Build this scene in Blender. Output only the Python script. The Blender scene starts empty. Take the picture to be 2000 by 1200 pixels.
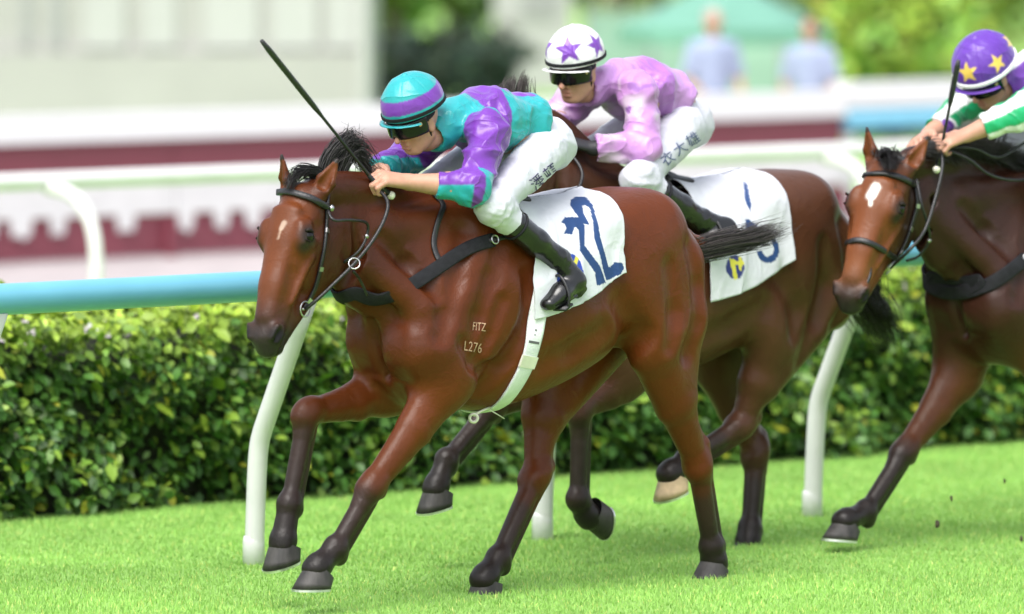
import bpy, math, random
import numpy as np
from mathutils import Vector, Matrix
from mathutils.bvhtree import BVHTree
random.seed(7); rng = np.random.default_rng(7)
scene = bpy.context.scene
COL = scene.collection

# ------------------------------------------------------------------ camera
FPX, CAM_H, CAM_D, YH = 16000.0, 3.0, 33.0, -300.0      # focal length in photo pixels, camera height, distance, horizon row
PITCH = math.atan((600 - YH) / FPX)
cam = bpy.data.cameras.new('camera'); cam_ob = bpy.data.objects.new('camera', cam); COL.objects.link(cam_ob)
cam_ob.location = (0, -CAM_D, CAM_H); cam_ob.rotation_euler = (math.pi/2 - PITCH, 0, 0)
cam.sensor_width = 36; cam.lens = FPX/2000*36; cam.clip_start = 0.5; cam.clip_end = 2000
cam.dof.use_dof = True; cam.dof.focus_distance = 32.75; cam.dof.aperture_fstop = 1.85
scene.camera = cam_ob

# ------------------------------------------------------------------ light: bright thin overcast
SUN_EL, SUN_AZ = math.radians(58), math.radians(-158)     # azimuth from +Y clockwise
world = bpy.data.worlds.new('World'); scene.world = world; world.use_nodes = True
wn = world.node_tree.nodes; wl = world.node_tree.links; wn.clear()
sky = wn.new('ShaderNodeTexSky'); sky.sky_type = 'NISHITA'; sky.sun_disc = False
sky.sun_elevation = SUN_EL; sky.sun_rotation = SUN_AZ; sky.air_density = 1.0; sky.dust_density = 3.5; sky.ozone_density = 0.6
hs = wn.new('ShaderNodeHueSaturation'); hs.inputs['Saturation'].default_value = 0.38
bg = wn.new('ShaderNodeBackground'); bg.inputs['Strength'].default_value = 0.15
wo = wn.new('ShaderNodeOutputWorld')
wl.new(sky.outputs[0], hs.inputs['Color']); wl.new(hs.outputs[0], bg.inputs['Color']); wl.new(bg.outputs[0], wo.inputs[0])
sun = bpy.data.lights.new('sun', 'SUN'); sun.energy = 1.25; sun.angle = math.radians(40); sun.color = (1.0, 0.975, 0.94)
sun_ob = bpy.data.objects.new('sun', sun); COL.objects.link(sun_ob)
sd = Vector((math.cos(SUN_EL)*math.sin(SUN_AZ), math.cos(SUN_EL)*math.cos(SUN_AZ), math.sin(SUN_EL)))
sun_ob.rotation_euler = sd.to_track_quat('Z', 'Y').to_euler(); sun_ob.location = (0, 0, 20)
scene.view_settings.view_transform = 'Standard'; scene.view_settings.look = 'None'
scene.view_settings.gamma = 1.0; scene.view_settings.exposure = 1.15
scene.view_settings.use_curve_mapping = False
scene.cycles.use_denoising = True; scene.cycles.max_bounces = 6

# ------------------------------------------------------------------ reading points off the picture geometry
_cam = np.array([0, -CAM_D, CAM_H]); _fw = np.array([0, math.cos(PITCH), -math.sin(PITCH)])
_up = np.array([0, math.sin(PITCH), math.cos(PITCH)]); _rt = np.array([1., 0, 0])
def ray(px, py): return _fw + _rt*(px-1000)/FPX + _up*(600-py)/FPX
def ground(px, py, z=0.0):
    r = ray(px, py); return _cam + r*((z-CAM_H)/r[2])
class Frame:
    """a running animal's own axes: x forward, y to its left, z up"""
    def __init__(s, origin, yaw):
        s.o = np.array([origin[0], origin[1], 0.]); s.yaw = yaw
        s.F = np.array([math.cos(yaw), math.sin(yaw), 0]); s.L = np.array([-math.sin(yaw), math.cos(yaw), 0]); s.U = np.array([0, 0, 1.])
    def P(s, px, py, lat):
        r = ray(px, py); t = (lat-(_cam-s.o)@s.L)/(r@s.L); p = _cam+r*t-s.o
        return np.array([p@s.F, p@s.L, p[2]])
    def loc(s, w): p = np.asarray(w)-s.o; return np.array([p@s.F, p@s.L, p[2]])
    def vec(s, v): return np.array([v@s.F, v@s.L, v[2]])
    def W(s, q): return s.o + s.F*q[0] + s.L*q[1] + s.U*q[2]
    def px(s, q):
        d = s.W(q)-_cam; z = d@_fw; return 1000+FPX*(d@_rt)/z, 600-FPX*(d@_up)/z
    def matrix(s): return Matrix.Translation(Vector(s.o)) @ Matrix.Rotation(s.yaw, 4, 'Z')

# ------------------------------------------------------------------ materials
def nodes_of(m):
    m.use_nodes = True; nt = m.node_tree; nt.nodes.clear()
    out = nt.nodes.new('ShaderNodeOutputMaterial'); p = nt.nodes.new('ShaderNodeBsdfPrincipled'); nt.links.new(p.outputs[0], out.inputs[0])
    return nt, p
def mat(name, col, rough=0.5, metal=0.0, var=0.12, scale=14.0, bump=0.0, bscale=80.0, spec=0.5, attr=None, sheen=0.0, coat=0.0, sub=0.0, aniso=None, stretch=None):
    """principled surface: base colour (or a colour attribute) with mottled variation and fine relief"""
    m = bpy.data.materials.new(name); nt, p = nodes_of(m); N = nt.nodes; L = nt.links
    tc = N.new('ShaderNodeTexCoord'); src = tc.outputs['Object']
    if stretch:
        mp = N.new('ShaderNodeMapping'); mp.inputs['Scale'].default_value = stretch; L.new(src, mp.inputs[0]); src = mp.outputs[0]
    nz = N.new('ShaderNodeTexNoise'); nz.inputs['Scale'].default_value = scale; nz.inputs['Detail'].default_value = 5; L.new(src, nz.inputs['Vector'])
    mr = N.new('ShaderNodeMapRange'); mr.inputs['From Min'].default_value = 0.3; mr.inputs['From Max'].default_value = 0.7
    mr.inputs['To Min'].default_value = 1-var; mr.inputs['To Max'].default_value = 1+var; L.new(nz.outputs['Fac'], mr.inputs[0])
    mx = N.new('ShaderNodeMix'); mx.data_type = 'RGBA'; mx.blend_type = 'MULTIPLY'; mx.inputs[0].default_value = 1.0
    if attr:
        at = N.new('ShaderNodeAttribute'); at.attribute_name = attr; L.new(at.outputs['Color'], mx.inputs[6])
    else: mx.inputs[6].default_value = (*col, 1)
    L.new(mr.outputs[0], mx.inputs[7]); L.new(mx.outputs[2], p.inputs['Base Color'])
    p.inputs['Roughness'].default_value = rough; p.inputs['Metallic'].default_value = metal; p.inputs['Specular IOR Level'].default_value = spec
    if sheen: p.inputs['Sheen Weight'].default_value = sheen; p.inputs['Sheen Roughness'].default_value = 0.4
    if coat: p.inputs['Coat Weight'].default_value = coat; p.inputs['Coat Roughness'].default_value = 0.15
    if sub:
        p.inputs['Subsurface Weight'].default_value = sub; p.inputs['Subsurface Radius'].default_value = (0.012, 0.005, 0.003); p.inputs['Subsurface Scale'].default_value = 1.0
    if bump:
        n2 = N.new('ShaderNodeTexNoise'); n2.inputs['Scale'].default_value = bscale; n2.inputs['Detail'].default_value = 4; L.new(src, n2.inputs['Vector'])
        b = N.new('ShaderNodeBump'); b.inputs['Strength'].default_value = bump; b.inputs['Distance'].default_value = 0.01
        L.new(n2.outputs['Fac'], b.inputs['Height']); L.new(b.outputs[0], p.inputs['Normal'])
    return m

# ------------------------------------------------------------------ objects
def tag(o, label=None, cat=None, group=None, kind=None):
    if label: o['label'] = label
    if cat: o['category'] = cat
    if group: o['group'] = group
    if kind: o['kind'] = kind
    return o
def empty(name, M=None):
    o = bpy.data.objects.new(name, None); COL.objects.link(o); o.empty_display_size = 0.1
    if M is not None: o.matrix_world = M
    return o
def meshob(name, V, Fc, material=None, parent=None, smooth=True, M=None, cols=None):
    me = bpy.data.meshes.new(name)
    V = np.asarray(V, np.float32)
    if isinstance(Fc, np.ndarray) and Fc.ndim == 2:
        nf, k = Fc.shape
        me.vertices.add(len(V)); me.vertices.foreach_set('co', V.ravel())
        me.loops.add(nf*k); me.loops.foreach_set('vertex_index', Fc.astype(np.int32).ravel())
        me.polygons.add(nf); me.polygons.foreach_set('loop_start', np.arange(0, nf*k, k, dtype=np.int32))
        me.polygons.foreach_set('loop_total', np.full(nf, k, np.int32)) if bpy.app.version < (4, 1, 0) else None
        me.update(calc_edges=True)
    else:
        me.from_pydata([tuple(map(float, v)) for v in V], [], [tuple(int(i) for i in q) for q in Fc]); me.update()
    if smooth: me.polygons.foreach_set('use_smooth', np.ones(len(me.polygons), bool))
    if cols is not None:
        a = me.color_attributes.new('Col', 'FLOAT_COLOR', 'POINT'); c = np.ones((len(V), 4), np.float32); c[:, :3] = cols; a.data.foreach_set('color', c.ravel())
    if material: me.materials.append(material)
    o = bpy.data.objects.new(name, me); COL.objects.link(o)
    if parent is not None: o.parent = parent
    if M is not None: o.matrix_world = M
    return o
class MB:
    """collects boxes, tubes, ribbons and lathes as one mesh"""
    def __init__(s): s.V = []; s.F = []
    def add(s, V, F):
        n = len(s.V); s.V += [tuple(map(float, v)) for v in V]; s.F += [tuple(i+n for i in f) for f in F]; return s
    def box(s, c, d, R=None):
        c = np.array(c, float); d = np.array(d, float)/2
        P = [np.array(q)*d for q in ((-1,-1,-1),(1,-1,-1),(1,1,-1),(-1,1,-1),(-1,-1,1),(1,-1,1),(1,1,1),(-1,1,1))]
        if R is not None: P = [R@p for p in P]
        return s.add([c+p for p in P], [(0,3,2,1),(4,5,6,7),(0,1,5,4),(1,2,6,5),(2,3,7,6),(3,0,4,7)])
    def tube(s, pts, r, n=10, cap=True, flat=None):
        """round tube through pts; r number or list; flat=(normal list) squashes to a strap"""
        pts = [np.array(p, float) for p in pts]; m = len(pts); rr = r if hasattr(r, '__len__') else [r]*m
        V = []; prev = None
        for i, p in enumerate(pts):
            t = pts[min(i+1, m-1)]-pts[max(i-1, 0)]; t = t/(np.linalg.norm(t)+1e-9)
            if prev is None:
                a = np.array([0, 0, 1.]) if abs(t[2]) < .9 else np.array([1., 0, 0]); u = np.cross(t, a)
            else: u = prev - t*(prev@t)
            u = u/(np.linalg.norm(u)+1e-9); prev = u; w = np.cross(t, u)
            for k in range(n):
                a = 2*math.pi*k/n; V.append(p+(u*math.cos(a)+w*math.sin(a))*rr[i])
        F = [(i*n+k, i*n+(k+1) % n, (i+1)*n+(k+1) % n, (i+1)*n+k) for i in range(m-1) for k in range(n)]
        if cap: F += [tuple(range(n-1, -1, -1)), tuple((m-1)*n+k for k in range(n))]
        return s.add(V, F)
    def strap(s, pts, nrm, w, th=0.004):
        """flat strap of width w lying on a surface with normals nrm"""
        m = len(pts); V = []
        for i in range(m):
            p = np.array(pts[i], float); n = np.array(nrm[i], float); n /= np.linalg.norm(n)+1e-9
            t = np.array(pts[min(i+1, m-1)], float)-np.array(pts[max(i-1, 0)], float); t -= n*(t@n); t /= np.linalg.norm(t)+1e-9
            b = np.cross(n, t); ww = (w[i] if hasattr(w, '__len__') else w)/2
            V += [p-b*ww-n*.004, p-b*ww+n*th*.6, p-b*ww*.8+n*th, p+b*ww*.8+n*th, p+b*ww+n*th*.6, p+b*ww-n*.004]
        F = [(i*6+k, i*6+(k+1) % 6, (i+1)*6+(k+1) % 6, (i+1)*6+k) for i in range(m-1) for k in range(6)]
        F += [tuple(range(5, -1, -1)), tuple((m-1)*6+k for k in range(6))]
        return s.add(V, F)
    def torus(s, c, nrm, R, r, n=20, k=6):
        nrm = np.array(nrm, float); nrm /= np.linalg.norm(nrm); a = np.array([0, 0, 1.]) if abs(nrm[2]) < .9 else np.array([1., 0, 0])
        u = np.cross(nrm, a); u /= np.linalg.norm(u); w = np.cross(nrm, u); V = []
        for i in range(n):
            d = u*math.cos(2*math.pi*i/n)+w*math.sin(2*math.pi*i/n)
            for j in range(k): b = 2*math.pi*j/k; V.append(np.array(c)+d*(R+r*math.cos(b))+nrm*r*math.sin(b))
        return s.add(V, [(i*k+j, ((i+1) % n)*k+j, ((i+1) % n)*k+(j+1) % k, i*k+(j+1) % k) for i in range(n) for j in range(k)])
    def ball(s, c, r, n=12, m=8):
        r = np.array(r if hasattr(r, '__len__') else (r, r, r), float); V = [np.array(c)+r*np.array((0, 0, 1))]
        for i in range(1, m):
            a = math.pi*i/m
            for k in range(n): b = 2*math.pi*k/n; V.append(np.array(c)+r*np.array((math.sin(a)*math.cos(b), math.sin(a)*math.sin(b), math.cos(a))))
        V.append(np.array(c)-r*np.array((0, 0, 1))); e = len(V)-1
        F = [(0, 1+k, 1+(k+1) % n) for k in range(n)]+[(e, e-n+(k+1) % n, e-n+k) for k in range(n)]
        F += [(1+i*n+k, 1+(i+1)*n+k, 1+(i+1)*n+(k+1) % n, 1+i*n+(k+1) % n) for i in range(m-2) for k in range(n)]
        return s.add(V, F)
    def build(s, name, material, parent=None, smooth=True, M=None): return meshob(name, s.V, s.F, material, parent, smooth, M)
def spl(pts, n):
    """Catmull-Rom through pts, n samples"""
    P = np.array(pts, float); P = np.vstack([2*P[0]-P[1], P, 2*P[-1]-P[-2]]); m = len(P)-3; out = []
    for q in np.linspace(0, m, n):
        i = min(int(q), m-1); t = q-i; a, b, c, d = P[i:i+4]
        out.append(.5*(2*b+(c-a)*t+(2*a-5*b+4*c-d)*t*t+(3*b-3*c+d-a)*t**3))
    return np.array(out)

# ------------------------------------------------------------------ implicit bodies (smooth unions of tapered elliptic capsules, meshed by surface nets)
def nrmz(v): v = np.asarray(v, float); return v/(np.linalg.norm(v)+1e-12)
def cap(p1, p2, r1, r2, u=(0, 1, 0)):
    """tapered capsule; r=(across u, across the third axis)"""
    r1 = r1 if hasattr(r1, '__len__') else (r1, r1); r2 = r2 if hasattr(r2, '__len__') else (r2, r2)
    return ('cap', np.array(p1, float), np.array(p2, float), np.array(r1, float), np.array(r2, float), np.array(u, float))
def ell(c, r, ax=None):
    return ('ell', np.array(c, float), np.array(r, float), np.eye(3) if ax is None else np.array(ax, float))
class Field:
    def __init__(s, lo, hi, h):
        s.lo = np.array(lo, float); s.h = h; s.n = np.ceil((np.array(hi)-s.lo)/h).astype(int)+1
        s.f = np.full(s.n, 1.0, np.float32); s.hi = s.lo+s.n*h
    def box(s, lo, hi):
        a = np.clip(np.floor((np.array(lo)-s.lo)/s.h).astype(int), 0, s.n); b = np.clip(np.ceil((np.array(hi)-s.lo)/s.h).astype(int)+1, 0, s.n); return a, b
    def grid(s, a, b):
        ax = [(s.lo[i]+s.h*np.arange(a[i], b[i])).astype(np.float32) for i in range(3)]
        return ax[0][:, None, None], ax[1][None, :, None], ax[2][None, None, :]
    def dist(s, pr, m):
        if pr[0] == 'cap':
            _, p1, p2, r1, r2, u = pr; R = max(r1.max(), r2.max())+m
            a, b = s.box(np.minimum(p1, p2)-R, np.maximum(p1, p2)+R)
            if (b <= a).any(): return None
            X, Y, Z = s.grid(a, b); ax = p2-p1; L = np.linalg.norm(ax); ax = ax/(L+1e-9)
            u = u-ax*(u@ax); u = nrmz(u); w = np.cross(ax, u)
            x, y, z = X-p1[0], Y-p1[1], Z-p1[2]
            t0 = (x*ax[0]+y*ax[1]+z*ax[2]); t = np.clip(t0, 0, L); qa = t0-t; t = t/(L+1e-9)
            qu = x*u[0]+y*u[1]+z*u[2]; qw = x*w[0]+y*w[1]+z*w[2]
            ra = r1[0]+(r2[0]-r1[0])*t; rb = r1[1]+(r2[1]-r1[1])*t; rc = np.minimum(ra, rb)
            k0 = np.sqrt((qu/ra)**2+(qw/rb)**2+(qa/rc)**2)+1e-6; k1 = np.sqrt((qu/ra**2)**2+(qw/rb**2)**2+(qa/rc**2)**2)+1e-6
            return a, b, k0*(k0-1)/k1
        if pr[0] == 'ell':
            _, c, r, A = pr; R = r.max()+m; a, b = s.box(c-R, c+R)
            if (b <= a).any(): return None
            X, Y, Z = s.grid(a, b); x, y, z = X-c[0], Y-c[1], Z-c[2]
            q = [x*A[i][0]+y*A[i][1]+z*A[i][2] for i in range(3)]
            k0 = np.sqrt(sum((q[i]/r[i])**2 for i in range(3)))+1e-6; k1 = np.sqrt(sum((q[i]/r[i]**2)**2 for i in range(3)))+1e-6
            return a, b, k0*(k0-1)/k1
        if pr[0] == 'loft':                                   # sections along x: (x, zc, half up, half down, half width)
            S = pr[1]; xs = S[:, 0]; a, b = s.box((xs[0]-m, -S[:, 4].max()-m, (S[:, 1]-S[:, 3]).min()-m), (xs[-1]+m, S[:, 4].max()+m, (S[:, 1]+S[:, 2]).max()+m))
            X, Y, Z = s.grid(a, b); xx = np.clip(X[:, 0, 0], xs[0], xs[-1])
            g = [np.interp(xx, xs, S[:, j]).astype(np.float32)[:, None, None] for j in range(1, 5)]
            z = Z-g[0]; hb = np.where(z > 0, g[1], g[2]); p = 2.25
            k = ((np.abs(Y)/g[3])**p+(np.abs(z)/hb)**p)**(1/p); over = np.abs(X-xx.reshape(-1, 1, 1))
            d = (k-1)*np.minimum(g[3], hb); return a, b, np.where(over > 0, np.sqrt(np.maximum(d, 0)**2+over**2), d)
    def add(s, pr, k=0.03, grow=0.0):
        r = s.dist(pr, k+grow+3*s.h)
        if r is None: return
        a, b, d = r; d = d-grow; v = s.f[a[0]:b[0], a[1]:b[1], a[2]:b[2]]
        if k > 0:
            hh = np.clip(k-np.abs(v-d), 0, None)/k; v[...] = np.minimum(v, d)-hh*hh*k*.25
        else: v[...] = np.minimum(v, d)
    def sub(s, pr, k=0.01):
        r = s.dist(pr, k+3*s.h)
        if r is None: return
        a, b, d = r; d = -d; v = s.f[a[0]:b[0], a[1]:b[1], a[2]:b[2]]
        hh = np.clip(k-np.abs(v-d), 0, None)/k; v[...] = np.maximum(v, d)+hh*hh*k*.25
    def sample(s, P):
        q = (np.asarray(P)-s.lo)/s.h; i = np.clip(np.floor(q).astype(int), 0, s.n-2); t = q-i; f = s.f
        r = 0
        for dx in (0, 1):
            for dy in (0, 1):
                for dz in (0, 1):
                    w = (t[:, 0] if dx else 1-t[:, 0])*(t[:, 1] if dy else 1-t[:, 1])*(t[:, 2] if dz else 1-t[:, 2]); r = r+w*f[i[:, 0]+dx, i[:, 1]+dy, i[:, 2]+dz]
        return r
    def mesh(s, smooth=2):
        f = s.f; n = s.n; S = f < 0
        c = np.zeros(n-1, np.int8)
        for dx in (0, 1):
            for dy in (0, 1):
                for dz in (0, 1): c += S[dx:n[0]-1+dx, dy:n[1]-1+dy, dz:n[2]-1+dz]
        act = (c > 0) & (c < 8); I = np.argwhere(act); idx = np.full(n-1, -1, np.int32); idx[act] = np.arange(len(I))
        acc = np.zeros((len(I), 3)); cnt = np.zeros(len(I))
        for ax in range(3):
            o1, o2 = [k for k in range(3) if k != ax]
            for p in (0, 1):
                for q in (0, 1):
                    A = I.copy(); A[:, o1] += p; A[:, o2] += q; B = A.copy(); B[:, ax] += 1
                    va = f[A[:, 0], A[:, 1], A[:, 2]]; vb = f[B[:, 0], B[:, 1], B[:, 2]]; m = (va < 0) != (vb < 0)
                    t = np.zeros(len(I)); t[m] = va[m]/(va[m]-vb[m]); pt = A.astype(float); pt[:, ax] += t
                    acc[m] += pt[m]; cnt[m] += 1
        V = acc/cnt[:, None]*s.h+s.lo
        Q = []
        for ax in range(3):
            o1, o2 = [k for k in range(3) if k != ax]
            sl0 = [slice(None)]*3; sl1 = [slice(None)]*3; sl0[ax] = slice(0, n[ax]-1); sl1[ax] = slice(1, n[ax])
            E = np.argwhere(S[tuple(sl0)] != S[tuple(sl1)]); E = E[(E[:, o1] > 0) & (E[:, o2] > 0) & (E[:, o1] < n[o1]-1) & (E[:, o2] < n[o2]-1)]
            ins = S[E[:, 0], E[:, 1], E[:, 2]]
            def g(p, q): A = E.copy(); A[:, o1] -= p; A[:, o2] -= q; return idx[A[:, 0], A[:, 1], A[:, 2]]
            q = np.stack([g(1, 1), g(0, 1), g(0, 0), g(1, 0)], 1)
            fl = ins if ax != 1 else ~ins
            q[~fl] = q[~fl][:, ::-1]; Q.append(q)
        Q = np.vstack(Q)
        e = np.vstack([Q[:, [0, 1]], Q[:, [1, 2]], Q[:, [2, 3]], Q[:, [3, 0]]])
        deg = np.bincount(e[:, 0], minlength=len(V))+np.bincount(e[:, 1], minlength=len(V))
        for it in range(smooth):
            for lam in (.55, -.5):
                av = np.stack([np.bincount(e[:, 0], V[e[:, 1], k], len(V))+np.bincount(e[:, 1], V[e[:, 0], k], len(V)) for k in range(3)], 1)/np.maximum(deg, 1)[:, None]
                V = V+lam*(av-V)
        return V, Q
def segd(V, p1, p2):
    p1 = np.asarray(p1, float); ax = np.asarray(p2, float)-p1; L = ax@ax+1e-9; t = np.clip(((V-p1)@ax)/L, 0, 1)
    return np.linalg.norm(V-p1-t[:, None]*ax, axis=1), t
def bonecol(V, bones, pw=5):
    """colours blended from coloured bones (p1, p2, radius, colour1, colour2)"""
    W = np.zeros(len(V)); C = np.zeros((len(V), 3))
    for p1, p2, r, c1, c2 in bones:
        d, t = segd(V, p1, p2); w = 1/(d/r+.05)**pw; W += w; C += w[:, None]*(np.array(c1)+t[:, None]*(np.array(c2)-np.array(c1)))
    return C/W[:, None]
def sstep(a, b, x): t = np.clip((x-a)/(b-a), 0, 1); return t*t*(3-2*t)

# ================================================================== SETTING
RF = np.array([math.sqrt(.5), math.sqrt(.5), 0]); RN = np.array([-math.sqrt(.5), math.sqrt(.5), 0])   # along the rails / away from the track
def tr(s, n, z=0.0): return RF*s + RN*n + np.array([0, 0, z])
M_grass = mat('turf_soil', (0.21, 0.39, 0.08), 0.9, var=0.12, scale=3.0, bump=0.4, bscale=40)
M_blade = mat('grass_blade', (0.1, 0.2, 0.03), 0.65, var=0.12, scale=1.3, attr='Col', spec=0.25)
M_white = mat('white_painted_plastic', (0.64, 0.64, 0.64), 0.35, var=0.05, scale=5)
M_rail = mat('blue_rail_plastic', (0.13, 0.38, 0.52), 0.3, var=0.05, scale=4)
M_leaf = mat('hedge_leaf', (0.06, 0.14, 0.02), 0.45, var=0.15, attr='Col', spec=0.4)
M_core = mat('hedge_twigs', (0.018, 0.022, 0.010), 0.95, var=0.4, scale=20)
M_maroon = mat('maroon_board', (0.185, 0.042, 0.060), 0.5, var=0.06, scale=2)
M_sand = mat('sand_track', (0.36, 0.32, 0.32), 0.95, var=0.12, scale=2, bump=0.2)
M_plaster = mat('pale_plaster', (0.37, 0.36, 0.355), 0.85, var=0.05, scale=1.2, bump=0.1)
M_pan = mat('pale_panel', (0.42, 0.415, 0.42), 0.7, var=0.04, scale=1.0)
M_greyp = mat('grey_recess', (0.30, 0.30, 0.31), 0.6, var=0.1)
M_trunk = mat('bark', (0.10, 0.07, 0.045), 0.9, var=0.3, bump=0.5)

g = meshob('ground', [(-400, -60, 0), (400, -60, 0), (400, 700, 0), (-400, 700, 0)], [(0, 1, 2, 3)], M_grass, smooth=False); tag(g, kind='structure')
q = [tr(-60, 13.2, .004), tr(90, 13.2, .004), tr(90, 24, .004), tr(-60, 24, .004)]
tag(meshob('sand_track', q, [(0, 1, 2, 3)], M_sand, smooth=False), kind='structure')

# short mown turf: blades over the part of the course in view
def grass():
    n = 800000
    s = rng.uniform(-7, 10, n); nn = rng.uniform(-6.0, 4.0, n)
    P = RF*s[:, None]+RN*nn[:, None]; P = P[(np.abs(P[:, 0]) < 4.6) & (P[:, 1] > -5.0) & (P[:, 1] < 9.5)]
    k = len(P); patch = np.sin(P[:, 0]*2.1+P[:, 1]*1.3)+np.sin(P[:, 0]*.9-P[:, 1]*2.7+1)+np.sin(P[:, 0]*5.3+P[:, 1]*4.1)*.5
    hgt = rng.uniform(.010, .026, k)*(1+.08*patch); a = rng.uniform(0, 2*np.pi, k); w = rng.uniform(.002, .0036, k)
    side = np.stack([np.cos(a), np.sin(a), 0*a], 1)*w[:, None]; lean = np.stack([rng.normal(0, .35, k), rng.normal(0, .35, k), np.ones(k)], 1)
    lean /= np.linalg.norm(lean, axis=1)[:, None]; tip = P+lean*hgt[:, None]
    V = np.stack([P-side, P+side, tip], 1).reshape(-1, 3); F = np.arange(3*k).reshape(-1, 3)
    base = np.array([.245, .445, .098]); c = base*(1+.045*patch[:, None])*rng.uniform(.88, 1.12, (k, 1)); dry = rng.random(k) < .07; c[dry] = c[dry]*np.array([1.9, 1.25, 1.6])
    o = meshob('grass', V, F, M_blade, smooth=False, cols=np.repeat(c, 3, 0)); tag(o, 'short bright green mown turf of the racecourse', 'grass', kind='stuff')
grass()

# front running rail
rail = empty('running_rail', Matrix.Translation(Vector(tr(.057, 1.585)))); tag(rail, 'light blue tubular running rail on bent white posts in front of the hedge', 'rail')
def rel(p, o=tr(.057, 1.585)): return np.array(p)-o
MB().tube([rel(tr(s, 1.244, 1.19)) for s in np.linspace(-7, 11, 37)], .0635, 24).build('rail_pipe', M_rail, rail)
post = MB(); pts = [tr(0, 0, -.02), tr(0, -.010, .20), tr(0, -.022, .40), tr(0, -.034, .50), tr(0, -.056, .565), tr(0, -.092, .64), tr(0, -.341, 1.15)]
post.tube(spl(pts, 22), .041, 16)
post.tube([tr(0, 0, -.01), tr(0, 0, .10), tr(0, 0, .12)], [.047, .046, .042], 16)
pm = None
for k in range(-4, 6):
    if pm is None: o = post.build('post', M_white, rail); pm = o.data
    else: o = bpy.data.objects.new('post', pm); COL.objects.link(o); o.parent = rail
    o.location = Vector(RF*1.715*k)

# hedge
def leafmesh():
    V = [(0, 0, 0), (-.32, .35, .06), (0, .38, 0), (.32, .35, .06), (-.26, .72, .05), (0, .72, -.01), (.26, .72, .05), (0, 1.05, -.06)]
    F = [(0, 2, 1), (0, 3, 2), (1, 2, 5, 4), (2, 3, 6, 5), (4, 5, 7), (5, 6, 7)]
    return np.array(V), F
def leaf_cloud(P, Nn, size, cols, droop=.55, fold=1.0):
    """many leaves as one array: P roots, Nn outward normals"""
    LV, LF = leafmesh(); k = len(P); d = Nn*rng.uniform(.2, .9, (k, 1))+rng.normal(0, .55, (k, 3))+np.array([0, 0, -droop]); d /= np.linalg.norm(d, axis=1)[:, None]
    up = Nn*.8+np.array([0, 0, .8])+rng.normal(0, .45, (k, 3)); x = np.cross(d, up); x /= np.linalg.norm(x, axis=1)[:, None]; z = np.cross(x, d)
    V = P[:, None, :]+size[:, None, None]*(LV[None, :, :1]*x[:, None, :]+LV[None, :, 1:2]*d[:, None, :]+LV[None, :, 2:]*z[:, None, :]*fold)
    tri = []
    for f in LF: tri += [f] if len(f) == 3 else [(f[0], f[1], f[2]), (f[0], f[2], f[3])]
    T = (np.array(tri)[None]+8*np.arange(k)[:, None, None]).reshape(-1, 3)
    return V.reshape(-1, 3), T, np.repeat(cols, 8, 0), (x, d, z)
hedge = empty('hedge', Matrix.Translation(Vector(tr(1, 4.3)))); tag(hedge, 'long clipped green hedge behind the light blue rail', 'hedge')
HO = tr(1, 4.3)
core = MB(); SX = np.linspace(-9, 12, 60)
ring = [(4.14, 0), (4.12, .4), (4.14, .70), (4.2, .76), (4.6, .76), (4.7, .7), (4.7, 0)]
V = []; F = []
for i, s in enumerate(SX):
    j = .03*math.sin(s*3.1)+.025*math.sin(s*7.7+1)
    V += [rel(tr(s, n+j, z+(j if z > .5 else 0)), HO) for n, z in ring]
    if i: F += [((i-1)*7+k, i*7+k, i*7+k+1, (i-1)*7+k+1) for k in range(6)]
meshob('twig_mass', V, F, M_core, hedge)
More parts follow.
